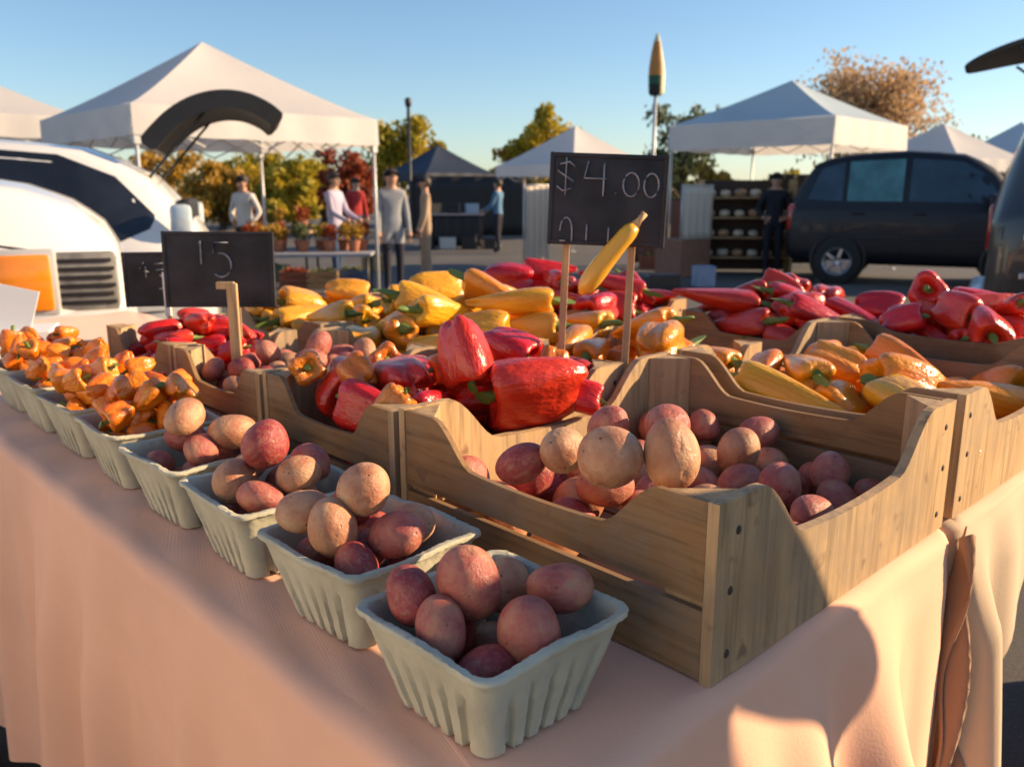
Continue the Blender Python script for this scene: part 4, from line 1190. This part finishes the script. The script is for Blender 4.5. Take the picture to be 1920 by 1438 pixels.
for i, (px, top, y, rad, lf) in enumerate([(405, 292, 30, 1.6, 'leaf_gold'), (470, 280, 33, 1.7, 'leaf_yg'), (545, 300, 30, 1.3, 'leaf_yg'), (600, 300, 36, 1.6, 'leaf_yg'), (1345, 318, 30, 1.2, 'leaf_gold'), (1470, 322, 31, 1.3, 'leaf_yg'), (860, 318, 48, 2.0, 'leaf_gold'), (1130, 300, 46, 1.8, 'leaf_green'), (1250, 300, 50, 2.0, 'leaf_green'), (310, 270, 38, 2., 'leaf_gold'), (1900, 300, 40, 2.2, 'leaf_gold'), (150, 280, 40, 2.2, 'leaf_yg'), (1790, 270, 45, 2.4, 'leaf_green')]):
    tree_at(['golden tree seen just right of the raised hatch', 'yellow green tree under the middle of the big white tent', 'bushy yellow green tree under the right half of the big white tent', 'yellow green tree left of the rust red tree', 'small golden tree behind the cream hung stall', 'yellow green tree between display rack and navy van', 'golden tree behind the navy tent', 'green tree hidden by the $4.00 sign', 'green tree right of the $4.00 sign', 'golden tree behind the white car roof', 'golden tree behind the charcoal van', 'yellow green tree far left behind the white car', 'green tree behind the navy van roof'][i],
            px, top, y, rad, lf, 20 + i, n=2400, size=.14, crown0=.08, group='autumn trees beyond the stalls')

# ---------------------------------------------------------------- pole, feather flag
p = at(765, 184, 27.0)
t = thing('lamp_pole', 'slim black lamp pole in front of the yellow green tree', 'pole', (p.x, 27.0, 0))
bm = bmesh.new(); tube(bm, [(0, 0, 0), (0, 0, .35), (0, 0, p.z - .25)], [.10, .06, .05], 10); obj('pole', bm, M['darksteel'], t)
bm = bmesh.new(); lathe(bm, [(0, p.z - .28), (.09, p.z - .25), (.11, p.z - .05), (.05, p.z), (0, p.z + .02)], 14); obj('lamp_head', bm, M['darksteel'], t)
ft, fb = at(1232, 62, 20.0), at(1229, 180, 20.0)
t = thing('feather_flag', 'tall furled flag banded white, orange, green and black on a white pole', 'flag', (fb.x, 20.0, 0))
bm = bmesh.new(); tube(bm, [(0, 0, 0), (0, 0, fb.z + .3)], .04, 10); box(bm, (0, 0, .03), (.5, .5, .06), bev=.01); obj('pole', bm, M['steel'], t)
hh = ft.z - fb.z
fm = [plain('flag_cream', (.72, .66, .42), .7), plain('flag_orange', (.55, .22, .05), .7), plain('flag_green', (.03, .10, .05), .7), plain('flag_black', (.02, .02, .02), .7)]
bm = bmesh.new(); q = [(0, 1.0), (.03, .98), (.075, .86), (.125, .66), (.165, .48), (.185, .32), (.185, .18), (.175, .05), (.13, 0), (0, 0)]
rings = []
for k, (r, z) in enumerate(q):
    rings.append([bm.verts.new((r * math.cos(a * .3142) * (1 + .10 * math.cos(a * .9425 + z * 3)), r * .8 * math.sin(a * .3142), fb.z + hh * z)) for a in range(20)])
for a, b, (r, z) in zip(rings, rings[1:], q):
    for k in range(20):
        side = k in (17, 18, 19, 0, 1, 2)
        f = bm.faces.new((a[k], a[(k + 1) % 20], b[(k + 1) % 20], b[k])); f.smooth = True
        f.material_index = 0 if (z > .9 or side) else 1 if z > .45 else 2 if z > .2 else 3
bmesh.ops.remove_doubles(bm, verts=bm.verts, dist=.0005)
obj('flag', bm, fm, t)

# ---------------------------------------------------------------- people
def person(label, c, rz, hgt, shirt, trousers, hair='dark_hair', pose='stand', sleeves=True, seed=0, coat=False, bulk=1.0):
    k = hgt / 1.72
    J = {}
    arm = {'stand': ((.21, .02, 1.12), (.22, .10, .88), (.225, .14, .80)), 'reach': ((.22, .08, 1.14), (.19, .30, 1.02), (.18, .38, 1.00)), 'hip': ((.285, -.04, 1.15), (.20, .06, 1.0), (.155, .10, .97))}[pose]
    P0 = [((0, 0, .98), .135), ((0, .0, 1.12), .128), ((0, .0, 1.28), .145), ((0, -.01, 1.42), .125), ((0, 0, 1.50), .058), ((0, .01, 1.555), .072), ((0, .02, 1.63), .098), ((0, .012, 1.70), .070)]
    vts = [p for p in P0]; E = [(i, i + 1) for i in range(len(P0) - 1)]
    for s in (-1, 1):
        b = len(vts)
        vts += [((s * .16, -.01, 1.41), .068), ((s * arm[0][0], arm[0][1], arm[0][2]), .050), ((s * arm[1][0], arm[1][1], arm[1][2]), .036), ((s * arm[2][0], arm[2][1], arm[2][2]), .040)]
        E += [(3, b), (b, b + 1), (b + 1, b + 2), (b + 2, b + 3)]
        b = len(vts)
        st_ = .05 * s if pose != 'stand' else .09 * (s + .2) * .6
        vts += [((s * .092, 0, .90), .098), ((s * .10, .01 + st_ * .4, .50), .064), ((s * .105, -.01 + st_, .09), .046), ((s * .115, .13 + st_, .04), .040)]
        E += [(0, b), (b, b + 1), (b + 1, b + 2), (b + 2, b + 3)]
    me = bpy.data.meshes.new('person')
    me.from_pydata([tuple(x * k for x in p) for p, r in vts], E, [])
    o = bpy.data.objects.new('person', me); COL.objects.link(o)
    o.modifiers.new('skin', 'SKIN'); ss = o.modifiers.new('sub', 'SUBSURF'); ss.levels = 2; ss.render_levels = 2
    for i, (p, r) in enumerate(vts):
        rr = r * k * (bulk if p[2] < 1.46 else 1)
        flat = .72 if i < 4 else 1
        me.skin_vertices[0].data[i].radius = (rr * (1.15 if i < 4 else 1), rr * flat if i < 4 else rr)
        me.skin_vertices[0].data[i].use_root = (i == 0)
    dg = bpy.context.evaluated_depsgraph_get()
    nm = bpy.data.meshes.new_from_object(o.evaluated_get(dg))
    o.modifiers.clear(); o.data = nm; bpy.data.meshes.remove(me)
    nm.materials.clear()
    for m in (M['skin'], shirt, trousers, M[hair], M['black']): nm.materials.append(m)
    hands = [Vector((s * arm[2][0], arm[2][1], arm[2][2])) * k for s in (-1, 1)]
    for f in nm.polygons:
        f.use_smooth = True
        z = f.center.z / k; y = f.center.y / k
        hand = any((f.center - h_).length < .075 * k for h_ in hands)
        if hand: m = 0
        elif z > 1.47: m = 3 if (z > 1.655 or (y < .0 and z > 1.56)) else 0
        elif z > (.72 if coat else .93) or abs(f.center.x) / k > .19 and z > .7: m = 1
        elif z > .085: m = 2
        else: m = 4
        f.material_index = m
    bm = bmesh.new()
    for s in (-1, 1):                                        # fingers and thumb
        h_ = Vector((s * arm[2][0], arm[2][1], arm[2][2])) * k
        d = (Vector(arm[2]) - Vector(arm[1])); d.x *= s; d.normalize()
        sd = Vector((0, 1, 0)) if abs(d.y) < .7 else Vector((0, 0, 1))
        sd = (sd - d * sd.dot(d)).normalized()
        for fi, (off, ln) in enumerate(((-.024, .060), (-.008, .068), (.008, .064), (.022, .052))):
            q = h_ + d * .030 * k + sd * off * k
            tube(bm, [q, q + d * ln * .5 * k + Vector((-s * .004, 0, 0)), q + d * ln * k + Vector((-s * .014, 0, 0))], [.0095 * k, .0085 * k, .006 * k], 7)
        q = h_ - sd * .030 * k + d * .005
        tube(bm, [q, q - sd * .018 * k + d * .025 * k, q - sd * .020 * k + d * .048 * k], [.011 * k, .0095 * k, .007 * k], 7)
    # nose and ears
    tube(bm, [(0, .105 * k, 1.640 * k), (0, .124 * k, 1.605 * k), (0, .108 * k, 1.598 * k)], [.008 * k, .013 * k, .010 * k], 7)
    for s in (-1, 1): tube(bm, [(s * .088 * k, .005 * k, 1.640 * k), (s * .099 * k, -.004 * k, 1.622 * k), (s * .088 * k, .0, 1.595 * k)], .010 * k, 6)
    for f in bm.faces: f.material_index = 0
    n0 = len(bm.faces)
    for s in (-1, 1):
        r = bmesh.ops.create_uvsphere(bm, u_segments=8, v_segments=6, radius=.011 * k, matrix=Matrix.Translation((s * .034 * k, .098 * k, 1.642 * k)))
        for f in {f for v in r['verts'] for f in v.link_faces}: f.material_index = 1
    tube(bm, [(-.024 * k, .100 * k, 1.572 * k), (0, .106 * k, 1.569 * k), (.024 * k, .100 * k, 1.572 * k)], .006 * k, 6, mi=2)
    bm2 = bmesh.new(); bm2.from_mesh(nm)
    tmp = bpy.data.meshes.new('tmp'); 
    for f in bm.faces:
        f.material_index = {0: 0, 1: 3, 2: 0}[f.material_index]; f.smooth = True
    bm.to_mesh(tmp); bm.free()
    bm2.from_mesh(tmp); bpy.data.meshes.remove(tmp)
    bm2.to_mesh(nm); bm2.free()
    bm = bmesh.new(); bmesh.ops.create_uvsphere(bm, u_segments=18, v_segments=12, radius=.112 * k)
    bmesh.ops.delete(bm, geom=[v for v in bm.verts if v.co.z < (-.005 if v.co.y > -.02 * k else -.075) * k or (v.co.y > .055 * k and v.co.z < .055 * k)], context='VERTS')
    for v in bm.verts: v.co = Vector((v.co.x * .98, v.co.y * 1.04 + .008 * k, v.co.z * 1.05 + 1.648 * k))
    obj('hair', bm, M[hair], o, smooth=True, fixn=False)
    o.location = c; o.rotation_euler = (0, 0, rz)
    return tag(o, label, 'person', 'people at the market')
CL = {n: plain('clothing_' + n, c, .85, .12, 6, spec=.2) for n, c in (('grey', (.30, .31, .33)), ('dark', (.03, .03, .04)), ('jeans', (.05, .08, .15)), ('tan', (.42, .30, .20)), ('blue', (.10, .20, .32)), ('pale', (.62, .58, .54)), ('red', (.40, .04, .04)), ('khaki', (.28, .22, .15)), ('lilac', (.42, .38, .50)))}
def stand(px, y): p = at(px, 400, y); return (p.x, y, 0)
person('person in a grey jacket and dark trousers beside the big tent pole', stand(735, 12.0), R(200), 1.68, CL['grey'], CL['dark'], coat=True)
person('person in tan clothes in front of the navy tent', stand(798, 14.0), R(100), 1.62, CL['tan'], CL['tan'])
person('person in a blue jacket leaning at the counter under the navy tent', stand(934, 20.0), R(70), 1.66, CL['blue'], CL['dark'], pose='reach')
person('person in a pale top just right of the white car tail', stand(458, 13.6), R(160), 1.62, CL['pale'], CL['dark'], pose='hip')
person('person in lilac under the big white tent', stand(628, 13.2), R(250), 1.66, CL['lilac'], CL['jeans'], pose='reach')
person('person in dark clothes behind the navy tent counter', stand(852, 27.5), R(180), 1.7, CL['dark'], CL['dark'], pose='hip')
person('person in a red top near the rust red tree', stand(668, 19.0), R(210), 1.66, CL['red'], CL['jeans'])
person('person in dark clothes between the rack and the navy van', stand(1452, 14.6), R(170), 1.68, CL['dark'], CL['dark'], pose='hip')
# two unseen figures added to cast the shadow across the near crate and baskets
person('unseen figure in a dark coat added to shade the near crate', (1.12, .705, 0), R(85), 1.74, CL['dark'], CL['dark'], coat=True, bulk=1.06, pose='hip')
person('unseen figure in khaki added behind the dark coated one to cast shade', (1.42, .22, 0), R(85), 1.70, CL['khaki'], CL['jeans'], coat=True, bulk=1.2)

# ---------------------------------------------------------------- stalls in the background
def stall_table(label, c, rz, L, Wd, hgt, clothm, group='stall tables in the background'):
    t = thing('stall_table', label, 'table', c, rz, group)
    bm = bmesh.new(); box(bm, (0, 0, hgt - .02), (L, Wd, .04), bev=.006); obj('table_top', bm, clothm, t)
    for sx in (-1, 1):
        for sy in (-1, 1):
            bm = bmesh.new(); tube(bm, [(sx * (L / 2 - .06), sy * (Wd / 2 - .06), 0), (sx * (L / 2 - .06), sy * (Wd / 2 - .06), hgt - .04)], .02, 6); obj('leg', bm, M['darksteel'], t)
    return t
def plants_on(c, L, n, z, seed, kinds, lab):
    rn = random.Random(seed)
    for i in range(n):
        x = c[0] - L / 2 + L * (i + .5) / n
        t = thing('potted_plant', lab % (ORD[i]), 'plant', (x, c[1] + rn.uniform(-.1, .1), z), rn.uniform(0, 6), 'potted plants on stall tables')
        bm = bmesh.new(); lathe(bm, [(0, 0), (.06, 0), (.085, .13), (.09, .13), (.09, .15), (.07, .15), (0, .13)], 14); obj('pot', bm, M.setdefault('terracotta', plain('terracotta', (.35, .13, .07), .8)), t, autos=40)
        bm = bmesh.new(); leaf_crown(bm, [((0, 0, .24), .12, 1), ((.05, 0, .30), .09, 1), ((-.05, .03, .28), .1, 1)], 160, .035, rn); obj('foliage', bm, M[kinds[i % len(kinds)]], t)
grey_t = plain('grey_table_cloth', (.30, .30, .34), .8)
c = stand(590, 12.4); stall_table('grey topped stall table under the big white tent', (c[0], 11.6, 0), R(4), 1.9, .7, .60, grey_t)
plants_on((c[0] + .05, 11.95), 1.7, 6, .60, 13, ['leaf_gold', 'leaf_red', 'leaf_green', 'leaf_yg'], '%s potted plant from the left in the rear row of the grey stall table')
plants_on((c[0], 11.6), 1.7, 5, .60, 3, ['leaf_red', 'leaf_gold', 'leaf_green'], '%s potted plant from the left on the grey stall table')
c = stand(475, 14.5); stall_table('low brown stall table far under the big white tent', (c[0] + .35, 14.2, 0), R(-5), 1.5, .7, .78, M['wood_x'])
plants_on((c[0] + .35, 14.2), 1.4, 4, .78, 9, ['leaf_gold', 'leaf_red'], '%s potted plant from the left on the brown stall table')
c = stand(855, 22); stall_table('pale topped counter under the navy tent', (c[0], 22.0, 0), R(2), 1.45, .6, .86, plain('pale_counter', (.55, .40, .36), .7))
rn = random.Random(8)
def bag_box(nm, label, c, rz, sz, m, cat):
    t = thing(nm, label, cat, c, rz); bm = bmesh.new(); box(bm, (0, 0, sz[2] / 2), sz, bev=min(sz) * .08); obj('carton', bm, m, t)
    bm = bmesh.new(); box(bm, (0, 0, sz[2] + .004), (sz[0] * 1.02, sz[1] * 1.02, .012), bev=.003); obj('lid', bm, m, t); return t
for i, (px, w_, h_, m, l) in enumerate([(800, .34, .30, 'black', 'black carton at the left end below the counter'), (838, .40, .28, 'steel', 'grey carton below the middle of the counter'), (880, .36, .34, 'black', 'tall black carton below the right of the counter'), (918, .30, .26, 'dark_paint', 'charcoal carton at the right end below the counter')]):
    q = stand(px, 21.4); bag_box('carton', l, (q[0], 21.4, 0), rn.uniform(-.2, .2), (w_, .3, h_), M[m], 'box')
for i, (px, m, l) in enumerate([(815, 'wood_x', 'wooden box standing on the counter, left'), (850, 'black', 'dark box standing on the counter, middle'), (885, 'tent_blue', 'blue box standing on the counter, right')]):
    q = stand(px, 22); bag_box('carton', l, (q[0], 22.0, .86), rn.uniform(-.2, .2), (.32, .3, .24), M[m], 'box')
# dark sheets standing in for the shade under the far tents, and clutter
def back_wall(nm, label, px0, px1, y, z0, z1, m):
    x0, x1 = at(px0, 400, y).x, at(px1, 400, y).x
    t = thing(nm, label, 'screen', ((x0 + x1) / 2, y, 0), 0)
    bm = bmesh.new(); rows = []
    for j in range(6):
        rows.append([bm.verts.new((-(x1 - x0) / 2 + (x1 - x0) * i / 24, .03 * math.sin(i * 1.3), z0 + (z1 - z0) * j / 5)) for i in range(25)])
    for ra, rb in zip(rows, rows[1:]):
        for i in range(24): bm.faces.new((ra[i], ra[i + 1], rb[i + 1], rb[i]))
    o = obj('canvas', bm, m, t, smooth=True); o.modifiers.new('th', 'SOLIDIFY').thickness = .006
    bm = bmesh.new()
    for x in (-(x1 - x0) / 2, (x1 - x0) / 2): tube(bm, [(x, .05, 0), (x, .05, z1 + .03)], .02, 6)
    tube(bm, [(-(x1 - x0) / 2, .05, z1 + .01), ((x1 - x0) / 2, .05, z1 + .01)], .018, 6)
    obj('frame', bm, M['darksteel'], t)
dk = tent_cloth('shade_dark_canvas', (.03, .024, .022), .05)
back_wall('canvas_screen', 'dark sheet standing in for the shade behind the counter under the navy tent', 772, 985, 27.0, .05, 1.85, dk)
back_wall('canvas_screen', 'dark sheet standing in for the shade below the counter of the navy tent', 806, 902, 21.75, .04, .82, dk)
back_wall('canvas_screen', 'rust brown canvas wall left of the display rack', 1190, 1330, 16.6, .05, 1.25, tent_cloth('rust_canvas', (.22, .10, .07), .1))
back_wall('canvas_screen', 'dark sheet standing in for the shade between the display rack and navy van', 1440, 1560, 16.4, .05, 1.7, dk)
rn = random.Random(31)
cl_m = [plain('crate_green_plastic', (.04, .10, .06), .5), plain('crate_rust_plastic', (.28, .09, .05), .5), M['wood_x'], plain('crate_blue_plastic', (.06, .10, .20), .5)]
cn = ['green', 'rust red', 'wooden', 'blue']
def tub(label, px, y, sz, mi, z=0.0):
    q = stand(px, y)
    t = thing('produce_crate', label, 'crate', (q[0], y, z), rn.uniform(-.2, .2), 'produce crates at the background stalls')
    bm = bmesh.new(); w_, d_, h_ = sz
    for s in (-1, 1):
        for k in range(3):
            box(bm, (0, s * d_ / 2, h_ * (k + .5) / 3), (w_, .014, h_ / 3.6)); box(bm, (s * w_ / 2, 0, h_ * (k + .5) / 3), (.014, d_ - .016, h_ / 3.6))
    obj('slatted_wall', bm, cl_m[mi], t)
    bm = bmesh.new(); box(bm, (0, 0, .01), (w_ - .02, d_ - .02, .016)); obj('crate_floor', bm, cl_m[mi], t)
    bm = bmesh.new(); leaf_crown(bm, [((rn.uniform(-.12, .12), rn.uniform(-.06, .06), h_ * .95), .11, .6) for _ in range(4)], 130, .035, rn)
    obj('greens', bm, M[rn.choice(['leaf_green', 'leaf_red', 'leaf_gold', 'leaf_green'])], t)
for (px, y, z, mi, where) in [(505, 13.6, 0, 0, 'on the ground left of the grey stall table'), (548, 12.6, 0, 1, 'on the ground under the left of the grey stall table'), (600, 12.6, 0, 2, 'on the ground under the middle of the grey stall table'), (655, 12.8, 0, 3, 'on the ground under the right of the grey stall table'), (700, 15.5, 0, 2, 'on the ground right of the big tent pole'), (1225, 15.8, 0, 1, 'on the ground before the rust brown wall, left'), (1262, 15.9, 0, 2, 'on the ground before the rust brown wall, middle'), (1300, 15.8, 0, 1, 'on the ground before the rust brown wall, right')]:
    tub('%s crate of greens %s' % (cn[mi], where), px, y, (.44, .32, .26), mi, z)
# cream side wall of the small white tent
q0, q1 = at(988, 352, 16.0), at(1052, 500, 16.0)
bm = bmesh.new(); rows = []
for j in range(12):
    z = .02 + (1.50 - .02) * j / 11
    rows.append([bm.verts.new((-.30 + .60 * i / 24, .04 * math.sin(i * 1.1 + j * .1) * (1 - j / 14), z)) for i in range(25)])
for ra, rb in zip(rows, rows[1:]):
    for i in range(24): bm.faces.new((ra[i], ra[i + 1], rb[i + 1], rb[i]))
t = thing('canvas_screen', 'cream canvas screen hanging on a frame behind the $4.00 sign', 'screen', (q0.x + .22, 16.0, 0), R(38))
sm_ = obj('canvas', bm, tent_cloth('cream_canvas', (.72, .60, .48), .2), t, smooth=True)
sm_.modifiers.new('th', 'SOLIDIFY').thickness = .004
bm = bmesh.new()
for x in (-.30, .30): tube(bm, [(x, .06, 0), (x, .06, 1.54)], .018, 8)
tube(bm, [(-.30, .06, 1.52), (.30, .06, 1.52)], .016, 8)
obj('frame', bm, M['steel'], t)
# display rack with rows of round goods under the shade tinted tent
q = stand(1398, 15.0)
t = thing('display_rack', 'brown display rack with four shelves under the shade tinted tent', 'rack', (q[0], 15.0, 0), R(-4))
for x in (-.78, .78):
    bm = bmesh.new(); box(bm, (x, 0, .80), (.05, .42, 1.60), bev=.006); obj('side_panel', bm, M['wood_z'], t)
for z in (.28, .62, .96, 1.30):
    bm = bmesh.new(); box(bm, (0, 0, z), (1.51, .42, .03), Euler((R(0), 0, 0)).to_matrix(), bev=.004); obj('shelf', bm, M['wood_x'], t)
bm = bmesh.new(); box(bm, (0, .23, .82), (1.6, .02, 1.56)); obj('back_panel', bm, plain('dark_back_panel', (.06, .035, .025), .7), t)
lm = [plain('squash_cream', (.60, .48, .34), .6, .15, 6), plain('squash_tan', (.42, .24, .12), .6, .15, 6)]
proto = None
for r_, z in enumerate((.295, .635, .975, 1.315)):
    for i in range(6):
        if proto is None:
            bm = bmesh.new(); 
            lathe(bm, [(0, .02), (.05, .0), (.09, .02), (.105, .06), (.095, .10), (.06, .125), (.02, .118), (0, .112)], 20)
            for v in bm.verts:
                a = math.atan2(v.co.y, v.co.x); m_ = 1 - .05 * abs(math.cos(a * 4)); v.co.x *= m_; v.co.y *= m_
            g_ = obj('squash', bm, lm[0], smooth=True)
            bm = bmesh.new(); tube(bm, [(0, 0, .11), (.005, 0, .14), (.02, 0, .155)], [.014, .008, .010], 7); obj('stem', bm, M['stem'], g_)
            proto = g_
        else: g_ = copy_tree(proto)
        if (i + r_) % 3 == 2 : g_.material_slots[0].link = 'OBJECT'; g_.material_slots[0].material = lm[1]
        x = -.64 + 1.28 * i / 5
        g_.location = (q[0] + x * math.cos(R(-4)) + .06 * math.sin(R(4)), 15.0 - .07 + x * math.sin(R(-4)), z + .001); g_.rotation_euler = (0, 0, i * 1.3 + r_); s_ = .9 + .1 * ((i * 7 + r_ * 3) % 4) / 2; g_.scale = (s_, s_, s_)
        tag(g_, '%s squash, %s from left on the %s shelf of the rack' % ('tan' if (i + r_) % 3 == 2 else 'cream', ORD[i], ['bottom', 'second', 'third', 'top'][r_]), 'squash', 'squashes on the display rack')
q = stand(1283, 14.6)
t = thing('draped_counter', 'counter under a cream hanging cloth left of the display rack', 'counter', (q[0], 14.6, 0), R(36))
bm = bmesh.new(); rows = []
for j in range(8):
    rows.append([bm.verts.new((-.36 + .72 * i / 30, -.31 + .02 * math.sin(i * .9) * (1 - j / 9), .62 + .86 * j / 7)) for i in range(31)])
for ra, rb in zip(rows, rows[1:]):
    for i in range(30): bm.faces.new((ra[i], ra[i + 1], rb[i + 1], rb[i]))
o = obj('hanging_cloth', bm, tent_cloth('cream_hanging', (.74, .66, .54), .2), t, smooth=True); o.modifiers.new('th', 'SOLIDIFY').thickness = .004
bm = bmesh.new(); box(bm, (0, 0, .31), (.72, .6, .62), bev=.01); obj('counter_body', bm, plain('reddish_counter', (.26, .12, .08), .7), t)
bm = bmesh.new()
for x in (-.36, .36): tube(bm, [(x, -.28, .6), (x, -.28, 1.52)], .018, 8)
tube(bm, [(-.36, -.28, 1.5), (.36, -.28, 1.5)], .014, 8); obj('frame', bm, M['steel'], t)
q = stand(1325, 12.8); bag_box('storage_bin', 'pale blue bin on the ground before the display rack', (q[0], 12.8, 0), .1, (.30, .26, .30), plain('pale_blue_plastic', (.28, .33, .45), .5), 'bin')
q = stand(1245, 12.4); bag_box('storage_bin', 'dark bin on the ground below the $4.00 sign', (q[0], 12.4, 0), .2, (.5, .3, .22), M['dark_paint'], 'bin')
# bags on the asphalt at the foot of the tables
def tote(label, c, rz, sz, m):
    t = thing('tote_bag', label, 'bag', c, rz)
    bm = bmesh.new(); box(bm, (0, 0, sz[2] / 2), sz, bev=.035)
    for v in bm.verts:
        if v.co.z > sz[2] * .6: v.co.y *= .55; v.co.x *= 1.06
    obj('bag_body', bm, m, t, smooth=True, autos=60)
    for s in (-1, 1):
        bm = bmesh.new(); tube(bm, [(-.08, s * .02, sz[2] * .97), (-.06, s * .03, sz[2] + .12), (.06, s * .03, sz[2] + .12), (.08, s * .02, sz[2] * .97)], .008, 6); obj('handle', bm, m, t)
tote('black tote bag on the asphalt below the cream cloth', (1.32, 1.55, 0), R(20), (.36, .18, .32), M['black'])
tote('black tote bag on the ground at the left picture edge below the pink cloth', (-1.36, 1.72, 0), R(120), (.34, .2, .30), M['black'])

# unseen black crates, added only to shade the ground at the table foot
for i, (x, y) in enumerate(((1.95, 1.62), (2.05, 2.06))):
    for k in range(3):
        bag_box('shade_crate', '%s unseen black crate of the %s stack added to shade the asphalt' % (['bottom', 'middle', 'topmost'][k], ['front', 'rear'][i]), (x, y, .262 * k), R(80) + .05 * k, (.42, .38, .25), M['black'], 'crate')
